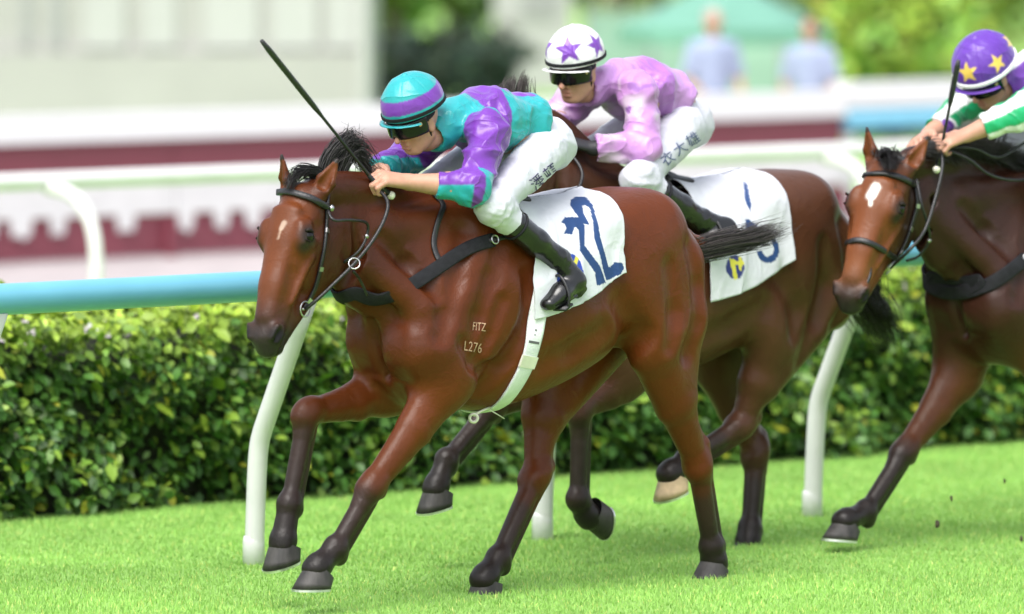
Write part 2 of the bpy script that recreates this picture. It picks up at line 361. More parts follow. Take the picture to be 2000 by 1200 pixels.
def hedge_leaves():
    nf, nt = 38000, 12000
    s = np.concatenate([rng.uniform(-8, 11, nf), rng.uniform(-8, 11, nt)])
    # front face leaves: uneven clumps
    zf = rng.uniform(.02, .9, nf)**.92; clump = np.sin(s[:nf]*5.1+zf*9)+np.sin(s[:nf]*11.3-zf*13+2)*.8+np.sin(s[:nf]*2.3+zf*4)
    nfr = 3.96-.055*clump+rng.uniform(-.05, .13, nf)+.10*(zf > .8)*(zf-.8)/.1*.7
    ntp = rng.uniform(3.98, 4.75, nt); zt = .88+.03*np.sin(s[nf:]*4.4+ntp*6)+.02*np.sin(s[nf:]*13+ntp*3)+rng.uniform(-.07, .06, nt)
    N2 = np.concatenate([nfr, ntp]); Z2 = np.concatenate([zf, zt])
    P = RF*s[:, None]+RN*N2[:, None]+np.array([0, 0, 1.])*Z2[:, None]
    Nn = np.concatenate([np.tile(-RN+np.array([0, 0, .15]), (nf, 1)), np.tile(np.array([0, 0, 1.])-RN*.3, (nt, 1))])
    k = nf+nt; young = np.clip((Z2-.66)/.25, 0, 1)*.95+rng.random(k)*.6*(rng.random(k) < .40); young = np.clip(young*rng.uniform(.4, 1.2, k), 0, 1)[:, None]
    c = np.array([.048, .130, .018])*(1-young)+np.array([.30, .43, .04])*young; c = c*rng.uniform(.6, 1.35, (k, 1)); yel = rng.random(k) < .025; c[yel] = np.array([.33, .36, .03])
    size = rng.uniform(.036, .074, k)*np.where(rng.random(k) < .06, 1.5, 1.0)
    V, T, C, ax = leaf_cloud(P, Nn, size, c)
    # the three hundred largest, foremost leaves stand alone, the rest are one mass
    X = P[:, 0]; vis = (np.arange(k) < nf) & (np.abs(X-.2) < 2.6) & (N2 < 3.95)
    big = np.argsort(-(size*vis))[:300]; isb = np.zeros(k, bool); isb[big] = True
    keep = ~np.repeat(isb, len(T)//k)
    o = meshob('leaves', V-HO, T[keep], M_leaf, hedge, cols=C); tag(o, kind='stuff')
    for i in big:
        b = V[8*i:8*i+8]; R = Matrix((ax[0][i], ax[1][i], ax[2][i])).transposed().to_4x4()
        lo = meshob('leaf', leafmesh()[0], leafmesh()[1], M_leaf, hedge, cols=np.tile(c[i], (8, 1))) if i == big[0] else None
        if lo is None:
            lo = bpy.data.objects.new('leaf', lm[int(rng.integers(len(lm)))]); COL.objects.link(lo); lo.parent = hedge
        else:
            lm = [lo.data]
            for cc in ((.06, .15, .02), (.10, .21, .026), (.18, .30, .03), (.28, .40, .04), (.07, .17, .024), (.13, .24, .026)):
                m2 = lo.data.copy(); a = m2.color_attributes['Col']; a.data.foreach_set('color', np.tile(np.array([*cc, 1.], np.float32), 8)); lm.append(m2)
        lo.matrix_local = Matrix.Translation(Vector(P[i]-HO)) @ R @ Matrix.Scale(size[i], 4)
hedge_leaves()

# far running rail with goose-neck posts
fo = tr(0, 12); fr = empty('running_rail', Matrix.Translation(Vector(fo))); tag(fr, 'thin white running rail on goose-neck posts beyond the hedge', 'rail')
MB().tube([rel(tr(s, 12, 1.07), fo) for s in np.linspace(-12, 24, 30)], .052, 14).build('rail_pipe', M_white, fr)
gp = MB(); gp.tube(spl([tr(0, -.42, -.01), tr(0, -.42, .4), tr(0, -.42, .62), tr(0, -.39, .80), tr(0, -.30, .94), tr(0, -.16, 1.01), tr(0, 0, 1.03)], 24), .042, 14)
p0 = None; r_ = ray(188, 470); s0 = float((_cam+r_*((11.58-_cam@RN)/(r_@RN)))@RF)
for k in range(-2, 6):
    if p0 is None: o = gp.build('post', M_white, fr); p0 = o.data
    else: o = bpy.data.objects.new('post', p0); COL.objects.link(o); o.parent = fr
    o.location = Vector(RF*(s0+3.3*k))

# maroon hoarding
NB = 20.77; ho = tr(0, NB); hb = empty('hoarding', Matrix.Translation(Vector(ho))); tag(hb, 'long maroon hoarding with white cap and white lettered band', 'hoarding')
S_END = float(12.0)
r_ = ray(1640, 300); t_ = (NB-_cam@RN)/(r_@RN); S_END = float((_cam+r_*t_)@RF)
def bar(name, s0, s1, n, z0, z1, th, m, par, o=None):
    c = rel(tr((s0+s1)/2, n, (z0+z1)/2), ho if o is None else o); R = np.array([RF, RN, [0, 0, 1]]).T
    return MB().box(c, (s1-s0, th, z1-z0), R).build(name, m, par, smooth=False)
SL = -22.0; w = 2.4; s = S_END
while s > SL:
    bar('board', s-w+.012, s, NB, .02, .32, .04, M_maroon, hb); bar('board', s-w+.012, s, NB, .58, .86, .04, M_maroon, hb)
    bar('band_plank', s-w+.012, s, NB-.03, .325, .56, .03, M_white, hb)
    bar('leg', s-.10, s-.02, NB-.06, 0, .3, .06, M_maroon, hb); s -= w
M_cap = mat('bright_white_cap', (0.70, 0.70, 0.71), 0.5, var=0.03)
bar('white_cap', SL, S_END, NB, .865, 1.07, .16, M_cap, hb)
for xx in (-30, 40, 112, 245, 362, 432, 494, 600, 668):
    r_ = ray(xx, 440); t_ = (NB-.05-_cam@RN)/(r_@RN); ss = float((_cam+r_*t_)@RF)
    lt = MB(); hw_ = .085+.02*math.sin(xx); R_ = np.array([RF, RN, [0, 0, 1]]).T; V_ = []
    for yy in (-.006, .006):
        for dx, dz in ((-hw_, .325), (hw_, .325), (hw_*1.02, .26), (hw_*.8, .205), (hw_*.25, .19+.02*math.cos(xx)), (-hw_*.3, .21), (-hw_*.85, .20), (-hw_, .26)): V_.append(rel(tr(ss+dx, NB-.055+yy, dz), ho))
    lt.add(V_, [tuple(range(7, -1, -1)), tuple(range(8, 16))]+[(k, (k+1) % 8, 8+(k+1) % 8, 8+k) for k in range(8)])
    lt.build('white_letter', M_white, hb, smooth=False)
# blue barrier past the hoarding's end
bo = tr(S_END, NB); bb = empty('barrier', Matrix.Translation(Vector(bo))); tag(bb, 'white topped light blue barrier past the end of the maroon hoarding', 'barrier')
bar('white_cap', S_END+.02, S_END+18, NB, .93, 1.13, .16, M_cap, bb, bo); MB().tube([rel(tr(a_, NB, .83), bo) for a_ in (S_END+.02, S_END+9, S_END+18)], .1, 18).build('blue_tube', M_rail, bb)
for k in range(8): bar('post', S_END+.1+2.2*k, S_END+.17+2.2*k, NB+.02, 0, .8, .06, M_white, bb, bo)
M_gp = mat('green_panel', (0.04, 0.19, 0.10), 0.6)
tag(bar('ground_screen', S_END+.06, S_END+.5, NB-.25, 0, .35, .03, M_gp, None, np.zeros(3)), 'low green screen at the foot of the blue barrier', 'screen')

# pale building on the left
YB = 50.0; db = YB+CAM_D
XE = (720-1000)/FPX*db
bl = empty('building', Matrix.Translation(Vector((XE-5, YB, 0)))); tag(bl, 'pale plaster building with wall panels and grey recesses', 'building')
def bxb(name, x0, x1, y0, y1, z0, z1, m): return MB().box(((x0+x1)/2-XE+5, (y0+y1)/2-YB, (z0+z1)/2), (x1-x0, y1-y0, z1-z0)).build(name, m, bl, smooth=False)
def xa(px): return (px-1000)/FPX*db
bxb('plinth', XE-11, XE-.09, YB-.1, YB+6, 0, .92, M_plaster)
bxb('wall', XE-11, XE-.1, YB, YB+6, .925, 7, M_plaster)
for a_, b_ in ((165, 245), (280, 345), (400, 505), (530, 620), (640, 700)): bxb('panel', xa(a_), xa(b_), YB-.05, YB, .96, 6.5, M_pan)
for a_, b_ in ((42, 62), (98, 122), (-60, -30)): bxb('recess_shutter', xa(a_), xa(b_), YB-.035, YB, .98, 6.3, M_greyp)
bxb('corner_pier', XE-.1, XE, YB-.16, YB+6, 0, 7.05, M_pan)
bxb('roof_slab', XE-11.2, XE+.3, YB-.6, YB+6.2, 7.06, 7.3, M_plaster)

# trees and shrubs beyond
def shrub(name, label, cat, x, y, rx, rz, cz, col, n=2600, trunk=True, ls=.16, grp=None):
    t = empty(name, Matrix.Translation(Vector((x, y, 0)))); tag(t, label, cat, grp)
    if trunk:
        tk = MB(); tk.tube(spl([(0, 0, -.05), (.05, 0, cz*.35), (-.05, .05, cz*.8), (0, 0, cz+rz*.3)], 8), [.16, .14, .12, .11, .09, .07, .05, .03], 9)
        for a in np.linspace(0, 5.2, 5): tk.tube(spl([(0, 0, cz*.55), (math.cos(a)*rx*.3, math.sin(a)*rx*.3, cz*.85), (math.cos(a)*rx*.6, math.sin(a)*rx*.6, cz*1.1)], 5), [.07, .06, .045, .03, .02], 7)
        tk.build('trunk', M_trunk, t)
    d = rng.normal(0, 1, (n, 3)); d /= np.linalg.norm(d, axis=1)[:, None]
    lump = 1+.22*np.sin(d[:, 0]*5+x)+.2*np.sin(d[:, 1]*6+y)+.18*np.sin(d[:, 2]*7+x*2); r = rng.uniform(.55, 1.0, n)**.5*lump
    P = d*np.array([rx, rx, rz])*r[:, None]+np.array([0, 0, cz]); P = P[P[:, 2] > .03]; d = d[:len(P)]; Nn = nrm_rows(P-np.array([0, 0, cz*.7])); k = len(P)
    c = np.array(col)*rng.uniform(.55, 1.5, (k, 1))*np.array([1, 1, 1.]); c[:, 0] *= rng.uniform(.7, 1.5, k)
    V, T, C, _ = leaf_cloud(P, Nn, rng.uniform(ls*.6, ls*1.3, k), c)
    o = meshob('crown', V, T, M_leaf, t, cols=C); o['kind'] = 'stuff'
    return t
def nrm_rows(a): return a/(np.linalg.norm(a, axis=1)[:, None]+1e-9)
def XY(px, d): return (px-1000)/FPX*d, d-CAM_D
for nm, lb, px, d, rx, rz, cz, col in (
    ('shrub', 'light green tree right beside the pale building', 765, 96, .55, 1.5, 2.3, (.19, .34, .05)),
    ('shrub', 'dark green tree behind the leading jockey, second from the pale building', 880, 104, .62, 1.3, 2.0, (.10, .20, .045)),
    ('shrub', 'low dark hedge-like bush under the trees behind the leading jockey', 850, 92, 1.0, .62, .4, (.05, .09, .055)),
    ('shrub', 'yellow green tree right of the two men in pale shirts', 1660, 90, .52, 1.6, 2.0, (.34, .40, .06)),
    ('shrub', 'bright green bush above the light blue barrier', 1745, 84, .75, 1.1, 1.15, (.24, .40, .05)),
    ('shrub', 'light green tree behind the purple cap, at the right edge', 1905, 98, .8, 1.5, 2.2, (.20, .30, .06)),
    ('shrub', 'tall green tree behind the two men in pale shirts', 1480, 120, 1.9, 1.6, 2.6, (.20, .30, .10)),
    ('shrub', 'grey green tree far behind the white cap with the purple star', 1210, 125, 1.1, 1.9, 2.6, (.20, .24, .15))):
    x, y = XY(px, d); shrub('tree' if cz > 1.5 else 'bush', lb, 'tree' if cz > 1.5 else 'bush', x, y, rx, rz, cz, col, trunk=cz > 1.0)
# far bank of foliage closes the view
nb = 9000; xb = rng.uniform(-22, 22, nb); zb = rng.uniform(0, 6, nb); P = np.stack([xb, 118+1.5*np.sin(xb*.8)+rng.uniform(-.8, .8, nb), zb], 1)
c = np.array([.18, .26, .10])*rng.uniform(.5, 1.5, (nb, 1)); V, T, C, _ = leaf_cloud(P, np.tile(np.array([0, -1., .3]), (nb, 1)), rng.uniform(.4, .8, nb), c)
o = meshob('far_foliage', V, T, M_leaf, None, cols=C); tag(o, 'far mass of green foliage closing the view', 'foliage', kind='stuff')

# pale kiosk and teal awning
kx, ky = XY(1040, 100); ki = empty('kiosk', Matrix.Translation(Vector((kx, ky, 0)))); tag(ki, 'small white hut behind the leading jockey, left of the white cap', 'hut')
MB().box((0, .8, 1.0), (.95, 1.6, 2.0)).build('wall', M_pan, ki, False); MB().box((0, .75, 2.04), (1.15, 1.9, .07)).build('roof', M_white, ki, False)
MB().box((.1, -.01, 1.15), (.45, .03, .5)).build('window', M_greyp, ki, False); MB().box((-.3, -.01, .5), (.2, .03, .9)).build('door', M_plaster, ki, False)
M_teal = mat('teal_canvas', (0.13, 0.30, 0.23), 0.7, var=0.1, scale=2)
ax_, ay_ = XY(1415, 80); aw = empty('market_umbrella', Matrix.Translation(Vector((ax_, ay_, 0)))); tag(aw, 'wide teal green canvas parasol above the men in pale shirts', 'parasol')
cp = MB(); nS = 8; V = [(0, 0, 1.75)]
for k in range(nS): a = 2*math.pi*k/nS; V.append((1.05*math.cos(a), 1.05*math.sin(a), 1.22))
for k in range(nS): a = 2*math.pi*k/nS; V.append((1.05*math.cos(a), 1.05*math.sin(a), 1.08))
cp.add(V, [(0, 1+k, 1+(k+1) % nS) for k in range(nS)]+[(1+k, 9+k, 9+(k+1) % nS, 1+(k+1) % nS) for k in range(nS)])
cp.build('canopy', M_teal, aw, False); MB().tube([(0, 0, 0), (0, 0, 1.74)], .03).build('pole', M_greyp, aw)
for k in range(nS):
    a = 2*math.pi*k/nS; MB().tube([(0, 0, 1.72), (1.03*math.cos(a), 1.03*math.sin(a), 1.2)], .01, 6).build('rib', M_greyp, aw)
# teal fence panel behind the men
tx, ty = XY(1400, 88); tf = empty('fence', Matrix.Translation(Vector((tx, ty, 0)))); tag(tf, 'pale teal mesh fence panels behind the two men', 'fence')
M_tmesh = mat('teal_mesh', (0.30, 0.46, 0.38), 0.8, var=0.15, scale=3)
for k in range(4): MB().box((-1.05+.7*k, 0, .62), (.68, .03, 1.2)).build('panel', M_tmesh, tf, False)
for k in range(5): MB().tube([(-1.4+.7*k, -.03, 0), (-1.4+.7*k, -.03, 1.3)], .025, 8).build('post', M_greyp, tf)

# two distant onlookers
M_skin = mat('skin', (0.50, 0.27, 0.18), 0.5, var=0.08, scale=30, attr='Col', sub=0.12, spec=0.35)
def onlooker(px, d, zt, shirt, label, turn, hair=(.02, .015, .012)):
    x, y = XY(px, d); s = zt/1.72; M = Matrix.Translation(Vector((x, y, 0))) @ Matrix.Rotation(turn, 4, 'Z') @ Matrix.Scale(s, 4)
    t = empty('person', M); tag(t, label, 'person', 'onlookers behind the barrier')
    sk = Field((-.42, -.35, -.02), (.42, .35, 1.78), .018)
    for sd in (-1, 1):
        leg = [(.09*sd, 0, .92), (.095*sd, -.02, .5), (.095*sd, .02, .09)]
        sk.add(cap(leg[0], leg[1], .085, .058), .03); sk.add(cap(leg[1], leg[2], .055, .04), .02); sk.add(cap((.095*sd, .03, .045), (.11*sd, -.16, .04), .045, .038), .02)
        sh = (.17*sd, 0, 1.40); el = (.25*sd, .0, 1.12); wr = (.2*sd, -.2, 1.02)
        sk.add(cap(sh, el, .055, .042), .03); sk.add(cap(el, wr, .04, .03), .01)
        for k in range(4): sk.add(cap(wr, (.2*sd-.03*sd*(k-1.5)*.6, -.30+.008*abs(k-1.5), 1.0), .018, .011), .006)
        sk.add(cap(wr, (.16*sd, -.25, 1.03), .017, .012), .006)
    sk.add(cap((0, 0, .93), (0, 0, 1.12), (.15, .10), (.14, .095), u=(1, 0, 0)), .04); sk.add(cap((0, 0, 1.12), (0, 0, 1.38), (.14, .1), (.17, .105), u=(1, 0, 0)), .05)
    sk.add(cap((0, .01, 1.42), (0, -.01, 1.55), .055, .05), .03); sk.add(ell((0, -.01, 1.63), (.075, .095, .115)), .02); sk.add(ell((0, -.105, 1.62), (.014, .022, .022)), .01)
    for sd in (-1, 1): sk.add(ell((.078*sd, 0, 1.62), (.012, .02, .03)), .006)
    V, Q = sk.mesh()
    c = np.tile(np.array([.45, .25, .17]), (len(V), 1)); meshob('body', V, Q, M_skin, t, cols=c)
    cl = Field((-.45, -.38, .9), (.45, .38, 1.5), .02)
    cl.add(cap((0, 0, .96), (0, 0, 1.38), (.155, .115), (.18, .12), u=(1, 0, 0)), .03)
    for sd in (-1, 1): cl.add(cap((.17*sd, 0, 1.40), (.235*sd, 0, 1.17), .072, .062), .04)
    V, Q = cl.mesh(); meshob('shirt', V, Q, shirt, t)
    tr_ = Field((-.3, -.2, .05), (.3, .2, 1.0), .02)
    for sd in (-1, 1): tr_.add(cap((.09*sd, 0, .9), (.095*sd, -.02, .5), .1, .075), .04); tr_.add(cap((.095*sd, -.02, .5), (.095*sd, .02, .12), .075, .06), .03)
    V, Q = tr_.mesh(); meshob('trousers', V, Q, M_cloth_dark, t)
    hr = Field((-.15, -.15, 1.5), (.15, .15, 1.8), .012); hr.add(ell((0, .015, 1.66), (.085, .1, .1)), .01); hr.sub(ell((0, -.12, 1.58), (.09, .1, .1)), .02)
    V, Q = hr.mesh(); meshob('hair', V, Q, mat('onlooker_hair', hair, .6), t)
M_cloth_dark = mat('dark_trousers', (.03, .035, .045), .8)
M_shirt = mat('pale_blue_shirt', (.31, .36, .50), .85, var=.05)
onlooker(1392, 68.5, 1.62, M_shirt, 'grey haired man in pale blue shirt behind the barrier, left of two', math.radians(18), (.35, .34, .33))
onlooker(1582, 69.5, 1.53, M_shirt, 'dark haired man in pale shirt behind the barrier, right of two', math.radians(-12))

# ================================================================== HORSES
BLK = np.array([.016, .013, .012])
def head_axes(pitch, yaw, roll=0.0, tilt=0.0):
    """a: poll to muzzle, f: out of the forehead, l: left  (horse frame)"""
    a = np.array([math.sin(pitch), 0, -math.cos(pitch)]); f = np.array([math.cos(pitch), 0, math.sin(pitch)]); l = np.array([0, 1., 0])
    c, s = math.cos(roll), math.sin(roll); f, l = f*c+l*s, l*c-f*s
    c, s = math.cos(tilt), math.sin(tilt); a, l = a*c-l*s, l*c+a*s
    R = np.array([[math.cos(yaw), -math.sin(yaw), 0], [math.sin(yaw), math.cos(yaw), 0], [0, 0, 1]])
    return R@a, R@f, R@l
def make_horse(fr, J, C, h, name, label):
    """fr frame, J joints (horse frame), C coat colours, h voxel"""
    lo = np.array([-1.15, -.62, -.03]); hi = np.array([1.75, .62, 1.95]); Fd = Field(lo, hi, h)
    # --- trunk
    S = np.array(J.get('trunk', [  # x, top, bottom, half width, centre share
        (-.83, 1.42, 1.20, .10), (-.78, 1.49, 1.12, .16), (-.68, 1.565, 1.06, .215), (-.55, 1.612, 1.02, .25), (-.42, 1.618, .97, .272), (-.28, 1.59, .915, .285),
        (-.10, 1.56, .845, .305), (.10, 1.555, .785, .305), (.28, 1.585, .752, .285), (.42, 1.60, .755, .262), (.56, 1.575, .785, .235), (.70, 1.51, .84, .205), (.80, 1.44, .92, .165)]), float)
    xs = np.linspace(S[0, 0], S[-1, 0], 70); sp = spl(S, 70*4)
    top = np.interp(xs, sp[:, 0], sp[:, 1]); bot = np.interp(xs, sp[:, 0], sp[:, 2]); hw = np.interp(xs, sp[:, 0], sp[:, 3]); zc = bot+(top-bot)*.46
    Fd.add(('loft', np.stack([xs, zc, top-zc, zc-bot, hw], 1)), 0)
    # --- neck
    nk = J['neck']                                    # list of (centre, half lateral, half sagittal)
    for (p, a, b), (q, c, d) in zip(nk[:-1], nk[1:]): Fd.add(cap(p, q, (a, b), (c, d)), .05)
    cr = spl(J['crest'], 24)
    for p, q in zip(cr[:-1], cr[1:]): Fd.add(cap(p, q, (.028, .04), (.026, .04)), .06)
    for sgn in (-1, 1):                               # brachiocephalic muscle, jugular groove above the windpipe
        Fd.add(cap(np.array(nk[-1][0])+(-.05, .040*sgn, -.04), (.80, .16*sgn, 1.20), (.028, .055), (.06, .075)), .035)
        Fd.add(cap((.50, .10*sgn, 1.54), np.array(nk[-2][0])+(0, .05*sgn, .08), (.055, .07), (.035, .05)), .05)   # rhomboid / splenius
    # --- shoulders and chest
    Fd.add(ell((.64, 0, 1.08), (.225, .19, .30)), .08); Fd.add(cap((.72, 0, 1.22), (.76, 0, 1.02), (.13, .12), (.11, .10)), .07)
    for sgn, sd in ((1, 'L'), (-1, 'R')):
        E, K, Ft, Hc = J['fore'+sd][:4]; ps = np.array(J['ps'+sd])
        Fd.add(cap((.40, .13*sgn, 1.46), ps, (.085, .12), (.090, .13)), .09)            # scapula
        Fd.add(cap((.38, .19*sgn, 1.24), E+np.array((-.03, .02*sgn, .09)), (.085, .16), (.07, .10)), .07)     # triceps
        Fd.add(cap((.62, .20*sgn, 1.24), ps+np.array((-.05, .035*sgn, .0)), (.03, .07), (.035, .08)), .06)    # deltoid
        Fd.add(cap(ps, E, (.085, .125), (.085, .11)), .08)
        Fd.add(cap(ps+np.array((.02, -.075*sgn, .02)), (.60, .10*sgn, .86), (.080, .11), (.08, .09)), .05)      # pectoral
        # foreleg
        ax = nrmz(K-E); fwd = nrmz(np.cross(ax, (0, 1, 0)))
        if fwd[0] < 0: fwd = -fwd
        up = E+np.array((-.01, 0, .05)); m1 = E+(K-E)*.42
        Fd.add(cap(up, m1, (.088, .115), (.063, .078)), .05); Fd.add(cap(m1, K-ax*.045, (.061, .074), (.044, .052)), .02)
        Fd.add(cap(up+fwd*.04, E+(K-E)*.6+fwd*.024, (.045, .05), (.03, .034)), .02)           # extensor carpi
        Fd.add(cap(up-fwd*.05, E+(K-E)*.62-fwd*.03, (.04, .055), (.027, .028)), .02)          # flexors
        kn = nrmz(np.cross(nrmz(Ft-E), (0, 1, 0)))
        Fd.add(ell(K, (0.058, 0.059, 0.079), [(0, 1, 0), kn, nrmz(Ft-E)]), .022)
        ax2 = nrmz(Ft-K); f2 = nrmz(np.cross(ax2, (0, 1, 0))); f2 = f2 if (f2@fwd) > 0 else -f2
        Fd.add(cap(K+ax2*.03+f2*.008, K+ax2*.085, (0.051, 0.050), (0.040, 0.041)), .015)
        Fd.add(ell(K-f2*.046-ax2*.012, (0.029, 0.026, 0.037)), .018)
        Fd.add(cap(K+ax2*.05, Ft-ax2*.03, (0.039, 0.037), (0.035, 0.034)), .012)
        Fd.add(cap(K+ax2*.045-f2*.043, Ft-ax2*.02-f2*.043, (0.021, 0.021), (0.021, 0.021)), .010)   # tendons
        Fd.add(ell(Ft, (0.052, 0.051, 0.057)), .018); Fd.add(ell(Ft-f2*.034+ax2*.012, (0.036, 0.035, 0.040)), .014)
        Fd.add(cap(Ft, Hc, (0.042, 0.042), (0.051, 0.050)), .016); Fd.add(cap(Hc, Hc+nrmz(Hc-Ft)*.02, (0.057, 0.055), (0.057, 0.053)), .012)
    Fd.sub(cap((.93, 0, 1.12), (.84, 0, .90), (.010, .045), (.012, .045)), .05)          # groove between the breast muscles
    # --- hindquarters
    for sgn, sd in ((1, 'L'), (-1, 'R')):
        K, A, Ft, Hc = J['hind'+sd][:4]; hip = np.array((-.42, .135*sgn, 1.34))
        Fd.add(cap((-.20, .16*sgn, 1.45), (-.55, .13*sgn, 1.46), (.075, .09), (.13, .13)), .08)       # gluteal
        Fd.add(ell((-.19, .20*sgn, 1.465), (.05, .045, .05)), .08)                                    # point of hip
        Fd.add(cap(hip, K+np.array((.0, 0, .08)), (.140, .25), (.105, .155)), .08)
        but = np.array(J.get('but'+sd, (-.66, .13*sgn, 1.30))); but2 = np.array(J.get('butl'+sd, but+np.array((-.02, .01*sgn, -.22))))
        low = K+(A-K)*.45; axg = nrmz(A-K); bk = nrmz(np.cross(axg, (0, 1, 0))); bk = bk if bk[0] < 0 else -bk
        Fd.add(cap(but, but2, (.125, .155), (.115, .13)), .06); Fd.add(cap(but2, K+(A-K)*.42+bk*.05, (.11, .125), (.058, .070)), .06)    # hamstrings
        Fd.add(cap(but+np.array((-.05, -.02*sgn, -.10)), but2+np.array((-.045, -.02*sgn, -.1)), (.07, .09), (.06, .075)), .04)
        Fd.add(cap((-.26, .17*sgn, 1.36), K+np.array((.05, .01*sgn, .06)), (.07, .085), (.075, .085)), .07)  # quadriceps / tensor
        Fd.add(ell(K+np.array((.04, .01*sgn, .0)), (.075, .065, .08)), .05)
        Fd.add(cap(K, low, (.088, .12), (0.074, 0.095)), .04); Fd.add(cap(low, A-axg*.05, (0.069, 0.085), (0.048, 0.056)), .03)
        Fd.add(cap(K+axg*.06+bk*.07, K+(A-K)*.58+bk*.035, (0.062, 0.073), (0.038, 0.045)), .03)               # calf
        pt = A+bk*.062-axg*.055
        Fd.add(cap(K+(A-K)*.55+bk*.036, pt, (0.022, 0.025), (0.024, 0.026)), .016)                           # Achilles tendon
        ax2 = nrmz(Ft-A); f2 = nrmz(np.cross(ax2, (0, 1, 0))); f2 = f2 if (f2@bk) < 0 else -f2
        Fd.add(cap(pt, A-f2*.038+ax2*.07, (0.032, 0.031), (0.029, 0.027)), .018)
        Fd.add(ell(A, (0.062, 0.063, 0.090), [(0, 1, 0), f2, ax2]), .022); Fd.add(ell(A+f2*.022+ax2*.02, (0.056, 0.038, 0.056), [(0, 1, 0), f2, ax2]), .015)
        Fd.add(cap(A+ax2*.03, Ft-ax2*.03, (0.044, 0.044), (0.037, 0.037)), .018)
        Fd.add(cap(A+ax2*.05-f2*.047, Ft-ax2*.02-f2*.045, (0.022, 0.022), (0.022, 0.021)), .010)
        Fd.add(ell(Ft, (0.053, 0.053, 0.058)), .018); Fd.add(ell(Ft-f2*.035+ax2*.012, (0.038, 0.037, 0.041)), .014)
        Fd.add(cap(Ft, Hc, (0.043, 0.044), (0.052, 0.052)), .016); Fd.add(cap(Hc, Hc+nrmz(Hc-Ft)*.02, (0.058, 0.056), (0.058, 0.054)), .012)
        Fd.sub(ell((-.14, .345*sgn, 1.30), (.10, .05, .14)), .09)                                       # flank hollow
    Fd.sub(cap((-.92, 0, 1.22), (-.86, 0, .95), (.012, .04), (.015, .05)), .05)
    # tail dock
    td = J['dock']
    for p, q, r1, r2 in zip(td[:-1], td[1:], (.05, .04, .03), (.04, .03, .02)): Fd.add(cap(p, q, r1, r2), .03)
    # --- head
    a, f, l = J['hax']; O = np.array(J['poll']); sc = J.get('hscale', 1.0); hwd = J.get('hwide', 1.0)
    def hp(x, y, z): return O+(a*x+f*y+l*z*hwd)*sc
    def hc(p, q, r1, r2, k, ll=None): Fd.add(cap(hp(*p), hp(*q), np.array(r1)*sc*np.array((hwd, 1)), np.array(r2)*sc*np.array((hwd, 1)), u=l if ll is None else ll), k)
    def he(p, r, k, sub=False):
        pr = ell(hp(*p), np.array(r)*sc, [a, f, l]); (Fd.sub if sub else Fd.add)(pr, k)
    hc((.05, -.045, 0), (.20, -.03, 0), (.080, .085), (.088, .095), .04)
    hc((.20, -.03, 0), (.38, .000, 0), (.086, .095), (.058, .076), .035)
    hc((.38, .000, 0), (.57, .006, 0), (.056, .074), (.048, .056), .03)
    hc((.10, .050, 0), (.50, .050, 0), (.055, .022), (.030, .022), .035)                # frontal and nasal bones
    for s_ in (-1, 1):
        he((.220, -.125, .042*s_), (.145, .118, .046), .035)                             # cheek
        hc((.10, -.175, .046*s_), (.26, -.220, .042*s_), (.030, .036), (.030, .040), .04)  # jaw angle
        hc((.25, -.190, .038*s_), (.52, -.055, .020*s_), (.022, .042), (.020, .034), .03)   # mandible bars
        he((.185, .022, .074*s_), (.060, .045, .028), .035)                              # orbit
        hc((.150, .050, .068*s_), (.215, .040, .086*s_), (.011, .011), (.011, .011), .018)  # brow
        he((.145, -.022, .092*s_), (.03, .024, .012), .025, True)                         # hollow over the eye
        hc((.255, -.030, .082*s_), (.43, -.004, .054*s_), (.011, .011), (.009, .009), .022)  # facial crest
        he((.40, .028, .064*s_), (.075, .022, .012), .03, True)
        he((.555, .026, .040*s_), (.042, .034, .027), .02)                               # nostril wing
        he((.558, .030, .070*s_), (.034, .021, .025), .008, True); he((.575, .036, .056*s_), (.024, .015, .026), .006, True); hc((.535, .05, .058*s_), (.585, .052, .044*s_), (.008, .008), (.008, .008), .012)
        he((.187, .026, .104*s_), (.020, .013, .013), .006, True)                         # eye opening
    hc((.575, .015, 0), (.615, .000, 0), (.046, .040), (.036, .030), .025)                # upper lip
    hc((.46, -.050, 0), (.60, -.042, 0), (.034, .034), (.032, .024), .03)                 # lower lip and chin
    he((.555, -.062, 0), (.03, .022, .028), .02)
    Fd.sub(cap(hp(.628, -.022, 0), hp(.54, -.022, 0), (.06*sc, .0035), (.058*sc, .003), u=l), .006)   # mouth line
    for i, (bx, bz, tip) in enumerate((((.02, -.03, .062), None, J['earL']), ((.02, -.03, -.062), None, J['earR']))):
        b = hp(*bx); t = np.array(tip); e = nrmz(t-b); mdl = b+(t-b)*.42
        fr_ = nrmz(f*.8+l*(.5 if i == 0 else -.5)); fr_ = nrmz(fr_-e*(fr_@e)); wd = np.cross(e, fr_)
        Fd.add(cap(b, mdl, (.032, .030), (.042, .024), u=wd), .02); Fd.add(cap(mdl, t, (.041, .023), (.008, .007), u=wd), .012)
        Fd.sub(cap(b+(t-b)*.28+fr_*.020, b+(t-b)*.80+fr_*.012, (.026, .018), (.009, .008), u=wd), .008)
    # throat latch, with the crease behind the jaw
    Fd.add(cap(hp(.10, -.12, 0), np.array(nk[-1][0])+(-.02, 0, -.01), (.05, .07), (.058, .12)), .04)
    for s_ in (-1, 1):
        Fd.sub(cap(hp(.06, -.245, .100*s_), hp(.17, -.290, .090*s_), (.022, .022), (.028, .028)), .02); Fd.sub(cap(hp(.17, -.290, .090*s_), hp(.33, -.285, .05*s_), (.028, .028), (.034, .034)), .02)
    for fn in J.get('extra', []): fn(Fd)
    def surf(x, z, sgn):
        ys = np.linspace(0, .5, 120)*sgn; v = Fd.sample(np.stack([np.full(120, x), ys, np.full(120, z)], 1)); k = np.where(v < 0)[0]; return ys[k[-1]] if len(k) else 0
